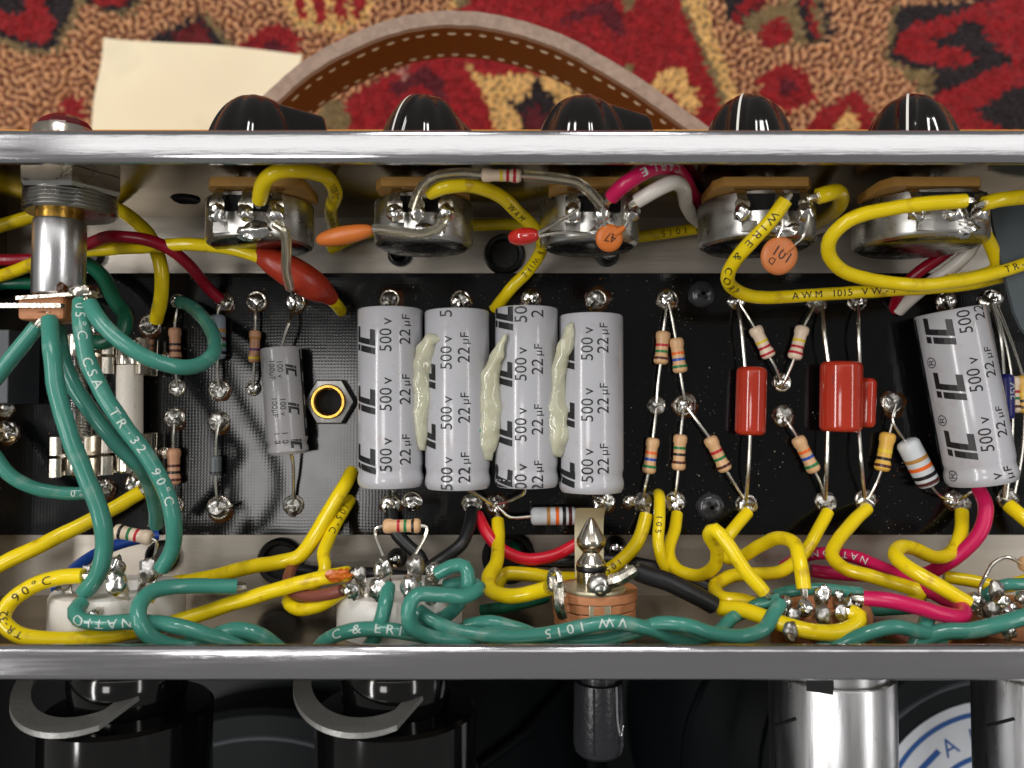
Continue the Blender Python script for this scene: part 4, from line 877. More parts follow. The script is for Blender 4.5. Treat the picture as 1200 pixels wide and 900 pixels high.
socket('small brown tube socket half out of view past the magenta wire bend', 1186, 30, 10.5, 'phenol', [(1142, 706, 38, 15, 0), (1166, 690, 38, 14, 0), (1172, 706, 42, 15, 0), (1183, 714, 43, 14, 0), (1160, 714, 42, 12, 0), (1196, 702, 38, 13, 0), (1180, 738, 47, 14, 0)], depth=5.5)
# jack with plug tip
zk = 34.0; Xk = (692 - 600) * S(zk)
jk = thing('phone_jack', 'open phone jack with brown fibre wafers and a brass contact spring', 'jack', (Xk, -45, zk - 10))
yw0, yw1 = W(700, 692, zk).y, W(700, 734, zk).y
for k in range(4):
    q0 = yw0 - k * 2.0
    obj('wafer', MB().lathe([(0, 0), (9.3 - .2 * k, 0), (9.4 - .2 * k, .2), (9.4 - .2 * k, 1.7), (9.2 - .2 * k, 1.86), (0, 1.86)], (Xk + 1.0, q0, zk - 3), (0, -1, 0), 12 if k % 2 else 20), 'phenol', jk, smooth=25)
obj('mounting_bushing', MB().cyl((Xk, YB + .05, zk - 2), (Xk, yw0 - 8.0, zk - 2), 5.6, 20), 'nickel', jk)
obj('washer', MB().lathe([(0, 0), (6.6, 0), (6.8, .4), (6.6, .9), (0, .9)], (Xk + .6, yw0 + .95, zk), (0, -1, 0), 28), 'spring', jk)
# contact spring: strip rising beside and behind the tip
xa, xb = (674 - 600) * S(27), (708 - 600) * S(27)
sp = [V((0, yw0 + 1, 26)), V((0, W(690, 660, 26).y, 25)), V((0, W(690, 612, 26).y, 25)), V((0, W(690, 598, 28).y, 28)), V((0, W(690, 595, 30).y, 30.5))]
vs = []; fs = []
for j, p in enumerate(spline(sp, 1)):
    vs += [V((xa, p.y, p.z)), V((xb, p.y, p.z)), V((xb, p.y - .1, p.z - .5)), V((xa, p.y - .1, p.z - .5))]
    if j:
        o_ = 4 * (j - 1)
        for i in range(4): fs.append((o_ + i, o_ + (i + 1) % 4, o_ + 4 + (i + 1) % 4, o_ + 4 + i))
obj('contact_spring', MB().add(vs, fs), 'spring', jk)
obj('contact_strip', MB().box((Xk + 1.2, W(700, 726, zk + 4).y, zk + 5.4), (4.6, 7, 1.0), bev=.2), 'spring', jk)
obj('rivet', MB().lathe([(0, -1.4), (2.6, -1.4), (2.7, -.3), (2.2, .5), (1.4, .8), (1.3, 1.5), (.6, 1.9), (0, 1.9)], W(703, 689, zk + 6), (.05, -.25, 1), 20), 'steel', jk)
for pts in ([(650, 676, 40), (655, 690, 41), (656, 708, 42), (660, 722, 41)], [(716, 682, 40), (728, 678, 41), (738, 672, 41), (745, 668, 41)]):
    path = spline([W(*p) for p in pts], .8); mb = MB().tube(path, [1.5 - .3 * i / len(path) for i in range(len(path))], 8)
    obj('solder_lug', mb, 'lug', jk)
lug_ring = [W(650, 680, 41) + V((2.1 * math.cos(a * .45) * .5, 2.1 * math.sin(a * .45), 1.0 * math.cos(a * .45))) for a in range(15)]
obj('solder_lug', MB().tube(lug_ring, .6, 8), 'lug', jk)
pg = thing('guitar_plug', 'phone plug with pointed nickel tip and black shell pushed through the jack', 'plug', (Xk, -60, zk - 6))
# revolve along +Y from the shell
Yt = W(690, 608, zk + 2).y; Ls = Yt - (YB - 2)
f = lambda py: Yt - W(690, py, zk + 2).y
R1 = 3.15
tipr = [(0, 0), (.5, .06), (.8, .4), (R1 * .98, f(633)), (R1, f(637)), (R1 * .92, f(642)), (R1 * .58, f(649)), (R1 * .62, f(652)), (R1 * .95, f(660)), (R1, f(662)), (R1, f(664))]
obj('tip', MB().lathe(tipr, (Xk, Yt, zk), (0, -1, 0), 32), 'nickel', pg, smooth=35)
obj('insulator_ring', MB().lathe([(R1 * 1.0, f(664)), (R1 * 1.03, f(665)), (R1 * 1.03, f(670)), (R1, f(671))], (Xk, Yt, zk), (0, -1, 0), 32), 'rubber', pg)
obj('sleeve', MB().lathe([(R1, f(671)), (R1, Yt - YB + 3), (0, Yt - YB + 3)], (Xk, Yt, zk), (0, -1, 0), 32), 'nickel', pg)
zsp = 26.0; Xs = (700 - 600) * S(zsp)
q = lambda py: -W(700, py, zsp + 5).y
sh = [(0, 50.4), (4.2, 50.4), (4.5, 51), (4.5, q(803)), (4.15, q(804)), (4.15, q(806)), (5.3, q(807)), (5.5, q(815)), (5.7, q(880)), (5.3, q(890)), (4.6, q(894)), (0, q(895))]
s_ = obj('shell', MB().lathe(sh, (Xs, 0, zsp), (0, -1, 0), 28), 'plug', pg, smooth=30)
obj('seam', MB().box((Xs - 1.6, -(q(808) + q(885)) / 2, zsp + 5.3), (.35, q(885) - q(808), .5)), 'hole', s_)
obj('clip_slot', MB().tube(spline([V((Xs + 3.3, -q(806), zsp + 4.5)), V((Xs + 3.6, -q(850), zsp + 4.5)), V((Xs + 4.4, -q(866), zsp + 3.6)), V((Xs + 5.0, -q(855), zsp + 2.8))], 1), .28, 6), 'chrome', s_)

# ================================================================= TUBES, SHIELDS, SPEAKER BELOW
def power_tube(label, X, zc=28.0, R=17.5):
    t = thing('power_tube', label, 'vacuum tube', (X, YB - 1.4, zc - R), 'black power tubes')
    Ya = YB - 1.4
    obj('base_collar', MB().lathe([(0, 0), (12.5, 0), (12.8, .6), (12.8, 3.2), (11.6, 3.8), (11.6, 6), (12.2, 7.0), (12.4, 10.0), (12.0, 13.4), (11.4, 15.5)], (X, Ya, zc), (0, -1, 0), 44), 'tubeblack', t, smooth=30)
    obj('metal_skirt', MB().lathe([(11.7, 3.9), (12.5, 4.3), (12.5, 5.4), (11.7, 5.9)], (X, Ya, zc), (0, -1, 0), 44), 'chrome', t)
    obj('shell', MB().lathe([(11.4, 15.6), (R - .8, 16.0), (R, 16.8), (R, 90), (R - 3, 96), (0, 98)], (X, Ya, zc), (0, -1, 0), 48), 'tubeblack', t, smooth=40)
    # retainer bracket: flat loop round the collar with one straight leg
    Yr = -60.2; zr = zc + 3.0
    ro, ri = 16.4, 12.7; X0 = X; X = X - 5.0
    out = [(ro * math.cos(a), ro * math.sin(a)) for a in [math.radians(62 + k * 4) for k in range(0, 42)]]
    inn = [(ri * math.cos(a), ri * math.sin(a)) for a in [math.radians(58 + k * 4) for k in range(0, 43)]][::-1]
    leg_o = [(ro + 3.2, -6)]; leg_i = [(ro - .6, -6)]
    pl = leg_o + out + inn + leg_i
    n = len(pl)
    mb = MB(); 
    ring = [leg_o[0]] + out; ring_i = [leg_i[0]] + inn[::-1]
    m_ = min(len(ring), len(ring_i)); ring = ring[:m_]; ring_i = ring_i[:m_]
    vs = []; fs = []
    for (a, b), (c_, d_) in zip(ring, ring_i):
        for (p, q2) in ((a, b), (c_, d_)):
            for yq in (0, -1.1): vs.append(V((X + p, Yr + yq - 0.42 * (q2 - 8) + 1.0, zr + q2)))
    for i in range(m_ - 1):
        A_ = 4 * i; B_ = A_ + 4
        for u0, u1 in ((0, 1), (1, 3), (3, 2), (2, 0)): fs.append((A_ + u0, A_ + u1, B_ + u1, B_ + u0))
    fs += [(0, 2, 3, 1), (4 * (m_ - 1), 4 * (m_ - 1) + 1, 4 * (m_ - 1) + 3, 4 * (m_ - 1) + 2)]
    tag(obj('tube_retainer', MB().add(vs, fs), 'clamp', smooth=30), 'steel retainer loop around ' + label.replace('black ', 'the '), 'retainer', 'steel tube retainers')
power_tube('black power tube below the socket with the blue wire end', -84.5)
power_tube('black power tube below the socket with the knotted teal wires', -25.5)
def shield(label, X, zc=28, R=13.2):
    t = thing('tube_shield', label, 'tube shield', (X, YB - 1.4, zc - R), 'aluminium tube shields')
    Ya = YB - 1.4
    obj('skirt', MB().lathe([(0, 0), (R * .9, 0), (R * .9, 9.8), (0, 9.8)], (X, Ya, zc), (0, -1, 0), 40), 'alu', t)
    obj('skirt_slot', MB().box((X - 6.5, Ya - 5, zc + R * .78), (5.2, 8.5, 2.4), (V((1, 0, .5)).normalized(), V((0, 1, 0)), V((-.5, 0, 1)).normalized())), 'hole', t)
    obj('can', MB().lathe([(R * .9, 8.6), (R * .985, 8.4), (R, 8.8), (R, 62), (R - 2, 66), (0, 67)], (X, Ya, zc), (0, -1, 0), 48), 'alu', t, smooth=30)
    pts = [V((X - R * math.cos(a) * 1.008, Ya - 12 - 9 * (1 - a / 1.1), zc + R * math.sin(a) * 1.008)) for a in [k * .09 for k in range(2, 8)]]
    obj('bayonet_slot', MB().tube(pts, .35, 8), 'hole', t)
shield('aluminium tube shield below the small brown socket beside the round speaker label', 70.5)
shield('aluminium tube shield beyond the round speaker label, half out of view', 116.5)
def speaker(label, lab_c, lab_r, zl, named=None, lettering=True):
    o = W(lab_c[0], lab_c[1], zl); R = lab_r * S(zl)
    t = thing('loudspeaker', label, 'speaker', (o.x, o.y, -183.5), None)
    obj('magnet', MB().lathe([(0, 0), (R + 14, 0), (R + 16, -2), (R + 16, -22), (R + 12, -24), (R + 12, -30), (R + 26, -32), (R + 26, -36), (R + 14, -38), (R + 14, -50), (0, -50)], o - V((0, 0, .3)), (0, 0, 1), 80), 'speaker', t, smooth=30)
    obj('back_ring', MB().lathe([(R + 5.5, .0), (R + 6, .7), (R + 6.7, .7), (R + 7.2, 0)], o - V((0, 0, .2)), (0, 0, 1), 80), 'darkbox', t)
    obj('basket', MB().lathe([(R + 12, -46), (R + 40, -66), (R + 66, -104), (R + 78, -108), (R + 78, -118), (R + 66, -120), (R + 40, -90), (0, -80)], o, (0, 0, 1), 80), 'speaker', t, smooth=30)
    for k in range(6):
        a = k * math.pi / 3 + .4; d = V((math.cos(a), math.sin(a), 0))
        obj('basket_rib', MB().tube([o + d * (R + 10) + V((0, 0, -44)), o + d * (R + 42) + V((0, 0, -63)), o + d * (R + 70) + V((0, 0, -103))], 2.4, 10), 'speaker', t)
    if not lettering: return t
    lb = obj('label_disc', MB().lathe([(0, .0), (R, .0), (R, .25), (0, .25)], o, (0, 0, 1), 96), 'label', t, smooth=20)
    mb = MB()
    for r0, r1 in ((R * .885, R * .925), (R * .545, R * .585)): mb.lathe([(r0, .30), (r0, .36), (r1, .36), (r1, .30)], o, (0, 0, 1), 96)
    obj('blue_rings', mb, 'labelblue', lb)
    mb = MB()
    for ang, s in ((135, '-'), (119.5, 'A'), (104, 'I')):
        a = math.radians(ang); u = V((math.cos(a), math.sin(a), 0)); r_ = V((math.sin(a), -math.cos(a), 0))
        if s == '-': mb.box(o + u * R * .74 + V((0, 0, .33)), (9, 2.0, .1), (r_, u, V((0, 0, 1))))
        else: flat_text(mb, s, o + u * R * .73 + V((0, 0, .34)), r_, u, 8.6, .9)
    obj('lettering', mb, 'labelblue', lb, smooth=0)
    return t
speaker('black loudspeaker with a round white and blue label on its magnet', (1166, 968), 142, -60)
speaker('plain black loudspeaker deep behind the power tubes', (305, 1085), 190, -70, lettering=False)
tag(obj('speaker_lead', MB().tube(spline([W(838, 780, -60), W(822, 808, -70), W(808, 845, -75), W(802, 880, -80), W(800, 930, -90)], 2), 1.2, 8), 'speaker'), 'thin black speaker lead hanging in the dark cabinet', 'wire')

# ================================================================= HANDLE AND PAPER
zt = -60.0
hp = [(236, 232), (252, 202), (268, 178), (292, 144), (323, 112), (362, 79), (410, 52), (460, 32), (510, 23), (560, 24), (610, 34), (660, 52), (710, 79), (755, 107), (797, 137), (832, 163), (866, 196), (898, 232)]
path = spline([W(x, y, zt) for x, y in hp], 2.0); th = 20.5 * S(zt); wd = 23.0
hn = thing('leather_handle', 'stitched brown leather carrying handle arching over the rug', 'handle', W(560, 232, zt - wd))
def strip(off0, off1, z0, z1):
    vs = []; fs = []
    for i, p in enumerate(path):
        tg = (path[min(i + 1, len(path) - 1)] - path[max(i - 1, 0)]); nrm = V((-tg.y, tg.x, 0)).normalized()
        j = 0.25 * mnoise.noise(p * 0.2)
        vs += [p + nrm * (off0 + j) + V((0, 0, z1)), p + nrm * (off1 + j) + V((0, 0, z1)), p + nrm * (off1 + j) + V((0, 0, z0)), p + nrm * (off0 + j) + V((0, 0, z0))]
        if i:
            o_ = 4 * (i - 1)
            for k in range(4): fs.append((o_ + k, o_ + (k + 1) % 4, o_ + 4 + (k + 1) % 4, o_ + 4 + k))
    fs += [(0, 1, 2, 3), tuple(4 * (len(path) - 1) + k for k in range(4))]
    return MB().add(vs, fs)
obj('strap', strip(-th / 2 + .9, th / 2, -wd, 0), 'suede', hn, smooth=30)
lin_ = obj('lining', strip(-th / 2, -th / 2 + .88, -wd + .3, -.35), 'leather', hn, smooth=30)
Wp = Wire(path, 1); tot = Wp.L[-1]
for row, zz in ((0, -4.2), (1, -wd + 3.0)):
    d = 30.0
    while d < tot - 30:
        ln = 2.3 + rng.random() * 1.1
        p, tg = Wp.at(d); p2, _ = Wp.at(d + ln); nr = V((-tg.y, tg.x, 0)).normalized()
        o_ = -nr * (th / 2 + .12)
        obj('stitch', MB().tube([p + o_ * .985 + V((0, 0, zz)), p.lerp(p2, .5) + o_ * 1.03 + V((0, 0, zz + .05)), p2 + o_ * .985 + V((0, 0, zz))], [.22, .36, .22], 6), 'thread', lin_)
        d += ln + 2.6 + rng.random() * .7
# paper
zpaper = ZR + 6.8
q0, q1, q2, q3 = W(121, 44, zpaper), W(356, 66, zpaper), W(318, 190, zpaper), W(100, 190, zpaper)
vs = []; fs = []; n = 26
for i in range(n + 1):
    for j in range(n + 1):
        s_, t_ = i / n, j / n
        p = q0 * (1 - s_) * (1 - t_) + q1 * s_ * (1 - t_) + q2 * s_ * t_ + q3 * (1 - s_) * t_
        edge = .8 * math.sin(t_ * 9) * (1 - s_) ** 6 + .0
        p += V((edge, -.7 * math.sin(s_ * 7) * (1 - t_) ** 4, 2.2 * mnoise.noise(p * .03) + 1.2 * math.sin(s_ * 5 + t_ * 2) * .5 + 3.0 * (1 - t_) ** 3 * s_))
        vs.append(p)
for z_ in (0, 1):
    pass
m_ = (n + 1) ** 2
vs2 = vs + [p - V((0, 0, .28)) for p in vs]
for i in range(n):
    for j in range(n):
        a = i * (n + 1) + j; fs.append((a, a + 1, a + n + 2, a + n + 1)); fs.append((a + m_, a + n + 1 + m_, a + n + 2 + m_, a + 1 + m_))
bd = [i * (n + 1) for i in range(n + 1)] + [n * (n + 1) + j for j in range(1, n + 1)] + [i * (n + 1) + n for i in range(n - 1, -1, -1)] + [j for j in range(n - 1, 0, -1)]
for a, b in zip(bd, bd[1:] + bd[:1]): fs.append((a, b, b + m_, a + m_))
tag(obj('paper_sheet', MB().add(vs2, fs), 'paper', smooth=60), 'cream paper sheet lying on the patterned rug', 'paper')

# ================================================================= WIRES
Y = 'yellow'; G = 'green'
gy = 'yellow hookup wires'; gg = 'teal heater wires'
wire('yellow wire arching from the first control down behind it', [(303, 234, 46), (309, 213, 50), (325, 201, 52), (352, 199, 50), (382, 207, 44), (393, 225, 36), (388, 245, 26), (391, 266, 14), (396, 285, 6)], 17, Y, group=gy, text=[('105 \u00b0C', .38, 2.2, -10, 0), ('CSA TR 32', .62, 1.8, 0, 0)])
wire('long yellow wire running behind the lamp tube into the red heat shrink', [(-25, 332, 14), (15, 318, 17), (60, 302, 20), (110, 293, 22), (165, 289, 24), (230, 287, 26), (280, 294, 28), (318, 306, 28), (352, 324, 25), (385, 347, 18), (400, 366, 7)], 15, Y, group=gy, tip=(0, 0))
tag(obj('heat_shrink_sleeve', MB().tube(spline([W(303, 298, 28), W(312, 303, 28), W(330, 312, 28), W(355, 328, 26.5), W(375, 340, 23), W(388, 350, 19)], .7),
    [0.8 * 19 / 2 * S(26) + 0.0 for _ in range(1)] * 1 + [0] if False else 4.0, 18), 'shrink', smooth=60), 'red brown heat shrink sleeve over a yellow wire, bulging', 'sleeve') if False else None
hsp = spline([W(302, 297, 28), W(310, 302, 28), W(324, 309, 28), W(345, 321, 27), W(366, 334, 25), W(380, 343, 21), W(389, 350, 18)], .7)
hr = [1.7, 3.0, 3.5, 3.7, 3.5, 2.7, 1.75]
hrr = []
for i in range(len(hsp)):
    k = i / (len(hsp) - 1) * 6; j = min(5, int(k)); hrr.append(hr[j] * (1 - k + j) + hr[j + 1] * (k - j))
tag(obj('heat_shrink_sleeve', MB().tube(hsp, hrr, 20), 'shrink', smooth=60), 'bulging red brown heat shrink sleeve over a yellow wire', 'sleeve')
wire('yellow wire bending down to the brown stained eyelet beside the white fuse', [(-20, 272, 12), (15, 260, 12), (50, 250, 12), (90, 240, 12), (130, 242, 13), (158, 258, 15), (178, 282, 17), (189, 315, 17), (190, 345, 15), (183, 376, 10)], 16, Y, group=gy, tip=(0, 1))
wire('yellow wire from the second control diving between two capacitors', [(503, 226, 46), (522, 218, 48), (550, 216, 47), (580, 226, 42), (607, 248, 34), (630, 272, 26), (634, 292, 19), (620, 315, 14), (598, 338, 12), (580, 362, 8)], 16, Y, group=gy, tip=(1, 0), text=[('W A M', .32, 2.0, -15, 0), ('C   8   W I R E', .60, 2.0, 0, 0)])
wire('straight yellow wire lying on the chassis floor behind the controls', [(385, 292, 4), (420, 276, 5), (470, 266, 6), (540, 265, 7), (600, 263, 7), (650, 272, 7), (700, 281, 7), (760, 276, 7), (815, 269, 6), (850, 264, 6), (880, 262, 5)], 14, Y, group=gy, tip=(0, 0), text=[('CORP', .55, 2.4, 0, 1), ('A W M   1 0 1 5', .93, 2.2, 0, 1)])
wire('yellow wire swooping from the fourth control across to the slate sheet', [(921, 234, 47), (905, 256, 46), (884, 280, 44), (862, 305, 40), (853, 326, 36), (864, 341, 31), (895, 348, 27), (950, 346, 24), (1010, 342, 23), (1080, 338, 22), (1150, 330, 22), (1195, 318, 22), (1230, 308, 22)], 16, Y, group=gy, text=[('W I R E   &   C O R P', .03, 2.2, 0, 0), ('A W M   1015   V W - 1   105', .40, 2.3, 6, 0)])
wire('short yellow wire folding back behind the fourth control', [(958, 230, 45), (968, 227, 45), (980, 225, 43), (985, 234, 38), (978, 247, 28), (966, 256, 18), (955, 262, 10)], 18, Y, group=gy, tip=(1, 0))
wire('yellow wire looping wide from the fifth control', [(1131, 236, 51), (1085, 239, 51), (1035, 245, 49), (995, 258, 47), (973, 280, 44), (972, 300, 41), (990, 319, 38), (1030, 330, 35), (1080, 334, 33), (1130, 328, 31), (1180, 316, 29), (1230, 300, 28)], 16.5, Y, group=gy, text=[('T R - 3', .86, 2.2, 8, 0)])
wire('short yellow wire leaving the last lug of the fifth control', [(1154, 238, 46), (1170, 233, 46), (1195, 231, 45), (1235, 230, 44)], 18, Y, group=gy)
wire('yellow wire descending behind the fifth control beside the slate sheet', [(1140, 252, 30), (1150, 268, 28), (1163, 292, 26), (1168, 314, 24), (1150, 322, 23), (1110, 328, 22)], 15, Y, group=gy, tip=(0, 0))
wire('yellow wire leaving the big solder lump below the white fuse', [(166, 577, 10), (140, 592, 12), (95, 616, 16), (45, 641, 20), (-5, 664, 22), (-40, 682, 22)], 17.5, Y, group=gy)
wire('yellow wire looping round below the end socket and on to the middle one', [(97, 673, 42), (70, 676, 42), (38, 686, 43), (12, 705, 44), (3, 725, 45), (20, 743, 46), (60, 750, 46), (110, 747, 45), (160, 739, 42), (220, 724, 38), (280, 705, 36), (340, 686, 36), (378, 677, 37), (408, 672, 39)], 18.5, Y, group=gy, text=[('9 0 \u00b0 C', .15, 2.4, 0, 1), ('T R - 3 2', .275, 2.0, 0, 1)])
wire('yellow wire rising from a board hole beside the first capacitor', [(412, 553, 7), (402, 572, 14), (384, 602, 18), (364, 636, 22), (350, 653, 23), (325, 659, 22), (295, 664, 20), (255, 674, 16), (215, 682, 12), (180, 688, 8)], 17, Y, group=gy, tip=(0, 0))
wire('yellow wire printed 105 C looping under the brown wire', [(411, 585, 7), (402, 600, 14), (388, 625, 20), (379, 648, 25), (380, 668, 28), (370, 684, 29), (346, 694, 31), (338, 704, 33), (350, 714, 35), (380, 706, 37), (402, 692, 39)], 15, Y, group=gy, tip=(0, 1), text=[('1 0 5 \u00b0 C', .13, 2.3, 0, 0)])
wire('yellow wire dropping from the capacitor leads and curling to the jack lug', [(583, 610, 10), (584, 635, 14), (582, 660, 22), (573, 676, 27), (576, 692, 31), (600, 698, 34), (628, 694, 36), (642, 690, 38)], 17, Y, group=gy)
wire('yellow wire passing behind the plug tip', [(582, 690, 16), (590, 674, 16), (620, 673, 16), (660, 678, 15), (700, 674, 14), (730, 655, 13), (750, 630, 12), (757, 603, 10)], 16, Y, group=gy, text=[('1 0 5', .70, 2.0, 0, 1)])
wire('yellow wire rising from a board hole between two soldered ends', [(771, 578, 6), (773, 586, 13), (772, 610, 17), (772, 640, 20), (780, 662, 20), (800, 672, 17), (815, 676, 12)], 13.5, Y, group=gy, tip=(0, 0), text=[('1 0 5', .35, 2.0, 0, 0)])
wire('yellow wire weaving in a tight S beside the black sleeved wire', [(794, 602, 10), (790, 625, 14), (784, 648, 18), (795, 667, 22), (818, 674, 25), (836, 664, 29), (840, 645, 33), (831, 626, 37), (838, 621, 39), (852, 636, 40), (872, 668, 41), (896, 695, 41)], 15.5, Y, group=gy)
wire('yellow wire bending back under the S shaped one', [(876, 600, 10), (860, 620, 13), (847, 640, 15), (850, 654, 17), (868, 653, 20), (890, 640, 24), (912, 631, 29), (930, 637, 34), (937, 660, 38), (942, 690, 40)], 15.5, Y, group=gy)
wire('yellow wire crossing to the left from below the double red capacitor', [(971, 600, 10), (958, 622, 13), (940, 650, 16), (915, 670, 19), (885, 673, 22), (856, 675, 26), (838, 687, 30), (845, 700, 34), (868, 704, 36), (890, 711, 37)], 15.5, Y, group=gy)
wire('yellow wire sagging round the small brown socket', [(842, 713, 36), (870, 715, 39), (905, 727, 43), (945, 738, 46), (980, 740, 46), (1003, 731, 45), (1006, 721, 44), (996, 716, 43)], 18.5, Y, group=gy)
wire('yellow wire from the golden resistor curving above the magenta wire', [(1016, 595, 10), (1000, 611, 13), (980, 635, 17), (975, 652, 20), (990, 666, 23), (1020, 674, 26), (1055, 684, 29), (1080, 694, 32), (1068, 705, 30), (1040, 710, 26)], 16, Y, group=gy)
wire('yellow wire hooking beside the magenta wire to the last socket', [(1128, 599, 10), (1127, 622, 13), (1116, 646, 16), (1096, 653, 20), (1072, 643, 25), (1055, 641, 29), (1050, 652, 33), (1068, 668, 37), (1100, 686, 40), (1135, 706, 41)], 16.5, Y, group=gy)
wire('yellow wire leaving the last soldered end towards the frame edge', [(1182, 592, 10), (1198, 606, 13), (1230, 632, 16)], 16.5, Y, group=gy)
wire('yellow wire lying behind the last socket', [(1105, 676, 12), (1140, 681, 14), (1170, 688, 16), (1200, 681, 16), (1235, 670, 16)], 15, Y, group=gy, tip=(0, 0))
tag(obj('flux_stain', MB().blob(W(397, 674, 40.2), 1.5, (1.7, .8, .5), .45, 18, 3), mat('burnt_flux', (186, 92, 22), 0.25, var=0.3, vscale=500)), 'amber flux stain baked onto yellow wire at the middle socket', 'stain')
# teal wires
wire('teal wire printed C CSA TR 32 90 C from the lamp to the end socket', [(93, 353, 43), (95, 385, 46), (103, 425, 47), (121, 462, 47), (148, 502, 46), (176, 540, 45), (196, 580, 44), (204, 615, 43), (201, 645, 41), (188, 668, 40)], 19, G, group=gg, ink='inkwhite', text=[('0 5 \u00b0 C', .03, 2.5, 0, 0), ('C S A', .22, 2.5, 0, 0), ('T R', .40, 2.5, 0, 0), ('\u00b7 3 2', .49, 2.4, 0, 0), ('9 0 \u00b0 C', .63, 2.4, 0, 0)])
wire('teal wire hanging straight from the lamp lug to the end socket', [(57, 375, 42), (60, 410, 46), (66, 455, 47), (80, 505, 47), (100, 555, 46), (117, 598, 45), (122, 635, 44), (116, 668, 43), (98, 694, 42)], 20, G, group=gg)
wire('teal wire tucked under the printed one', [(67, 385, 38), (73, 420, 40), (88, 455, 41), (112, 490, 41), (140, 522, 40), (165, 548, 38), (180, 580, 30), (184, 615, 20)], 18, G, group=gg, tip=(1, 0))
wire('teal wire looping from the lamp round to the tan resistor', [(104, 356, 44), (120, 380, 46), (150, 406, 46), (185, 424, 44), (222, 430, 40), (247, 418, 34), (250, 395, 26), (238, 372, 18), (222, 358, 13), (212, 354, 10)], 17.5, G, group=gg)
wire('teal wire slanting out of view from the lamp', [(43, 382, 42), (25, 405, 42), (0, 437, 42), (-35, 482, 42)], 18, G, group=gg)
wire('dark green wire coiling behind the lamp terminal', [(72, 300, 14), (100, 308, 15), (122, 326, 17), (134, 350, 20), (147, 372, 23), (142, 392, 24), (122, 402, 24), (98, 400, 22)], 17, 'dkgreen', group='dark green wires', tip=(0, 0))
wire('dark green wire crossing behind the lamp tube', [(-25, 338, 12), (10, 332, 13), (40, 333, 14), (85, 340, 16), (112, 360, 16), (118, 385, 12)], 15, 'dkgreen', group='dark green wires', tip=(0, 0))
wire('teal wire curving in low under the fuses', [(-30, 500, 18), (-8, 532, 18), (15, 560, 17), (45, 573, 15), (80, 578, 13), (118, 577, 11)], 16, G, group=gg, ink='inkwhite', text=[('C \u00b0 0', .96, 2.1, 0, 1)])
wire('teal wire printed NATIO curling under the end socket', [(97, 704, 43), (88, 714, 45), (92, 726, 47), (120, 731, 48), (160, 729, 48), (205, 734, 48), (250, 746, 47), (290, 757, 44), (330, 768, 40)], 18, G, group=gg, ink='inkwhite', text=[('N A T I O', .36, 2.5, -12, 1)])
wire('teal wire hooking over from the cut end beside the end socket', [(278, 687, 38), (245, 688, 40), (205, 688, 43), (178, 694, 46), (163, 709, 49), (164, 730, 51), (180, 750, 50), (215, 758, 47), (250, 745, 45), (280, 738, 45), (305, 745, 45), (330, 762, 42)], 18.5, G, group=gg, tip=(1, 0))
wire('teal wire printed C & E R along the chassis edge', [(366, 772, 42), (380, 752, 45), (405, 741, 47), (440, 737, 48), (480, 741, 48), (520, 748, 47), (560, 757, 44)], 17.5, G, group=gg, ink='inkwhite', tip=(0, 0), text=[('C   &   E R I', .25, 2.5, 8, 0)])
wire('teal wire looped over the middle socket lug', [(456, 688, 44), (453, 705, 47), (449, 722, 48), (441, 742, 46), (430, 760, 43)], 17.5, G, group=gg, tip=(1, 0))
wire('teal wire knotted round itself at the middle socket', [(512, 672, 42), (530, 663, 43), (545, 664, 44), (548, 680, 45), (543, 694, 44), (538, 706, 42), (522, 722, 41), (495, 730, 42), (465, 718, 41)], 16.5, G, group=gg)
wire('teal wire swinging round the knot and along the edge', [(522, 686, 40), (548, 682, 42), (560, 688, 44), (545, 697, 47), (515, 696, 49), (488, 697, 51), (479, 712, 52), (482, 733, 51), (505, 746, 49), (540, 749, 47), (580, 742, 46), (620, 745, 46), (660, 752, 46)], 17.5, G, group=gg)
wire('teal wire from the knot into the twisted pair', [(490, 715, 46), (505, 725, 47), (530, 737, 47), (560, 744, 47), (600, 746, 48), (640, 743, 49), (680, 735, 50), (720, 730, 50), (755, 736, 49), (785, 746, 47), (815, 752, 45)], 17.5, G, group=gg, tip=(0, 0), ink='inkwhite', text=[('V W   1 0 1 5', .72, 2.5, 0, 1)])
wire('teal wire of the twisted pair crossing below the jack', [(545, 733, 43), (575, 729, 44), (600, 735, 44), (640, 748, 45), (690, 751, 46), (740, 742, 47), (775, 731, 49), (805, 733, 50), (835, 742, 49), (870, 746, 47), (895, 738, 46), (905, 722, 44), (915, 706, 42)], 17, G, group=gg)
wire('teal wire passing low behind the yellow sag', [(812, 750, 44), (840, 742, 42), (856, 726, 40), (872, 718, 38), (892, 708, 39), (915, 702, 40)], 15, G, group=gg)
wire('teal jumper wire between lugs of the small brown socket', [(908, 698, 33), (930, 692, 34), (955, 690, 35), (985, 692, 35), (1008, 694, 35)], 14, G, group=gg)
wire('teal wire rising from the edge past the small brown socket', [(960, 760, 44), (990, 752, 47), (1015, 742, 48), (1045, 735, 48), (1075, 741, 47), (1105, 750, 46)], 17, G, group=gg, tip=(0, 0))
wire('teal wire bent upright under the magenta wire', [(1025, 714, 28), (1055, 712, 32), (1078, 712, 38), (1087, 722, 43), (1080, 742, 46), (1070, 760, 46)], 16, G, group=gg, tip=(0, 0))
wire('teal wire lying along the edge under the last socket', [(1075, 752, 46), (1105, 741, 47), (1140, 739, 48), (1175, 730, 48), (1215, 720, 47), (1245, 716, 46)], 19, G, group=gg, tip=(0, 0))
wire('thin teal wire behind the last socket lugs', [(1120, 712, 30), (1145, 704, 33), (1175, 686, 35), (1198, 684, 35), (1235, 680, 34)], 14, G, group=gg)
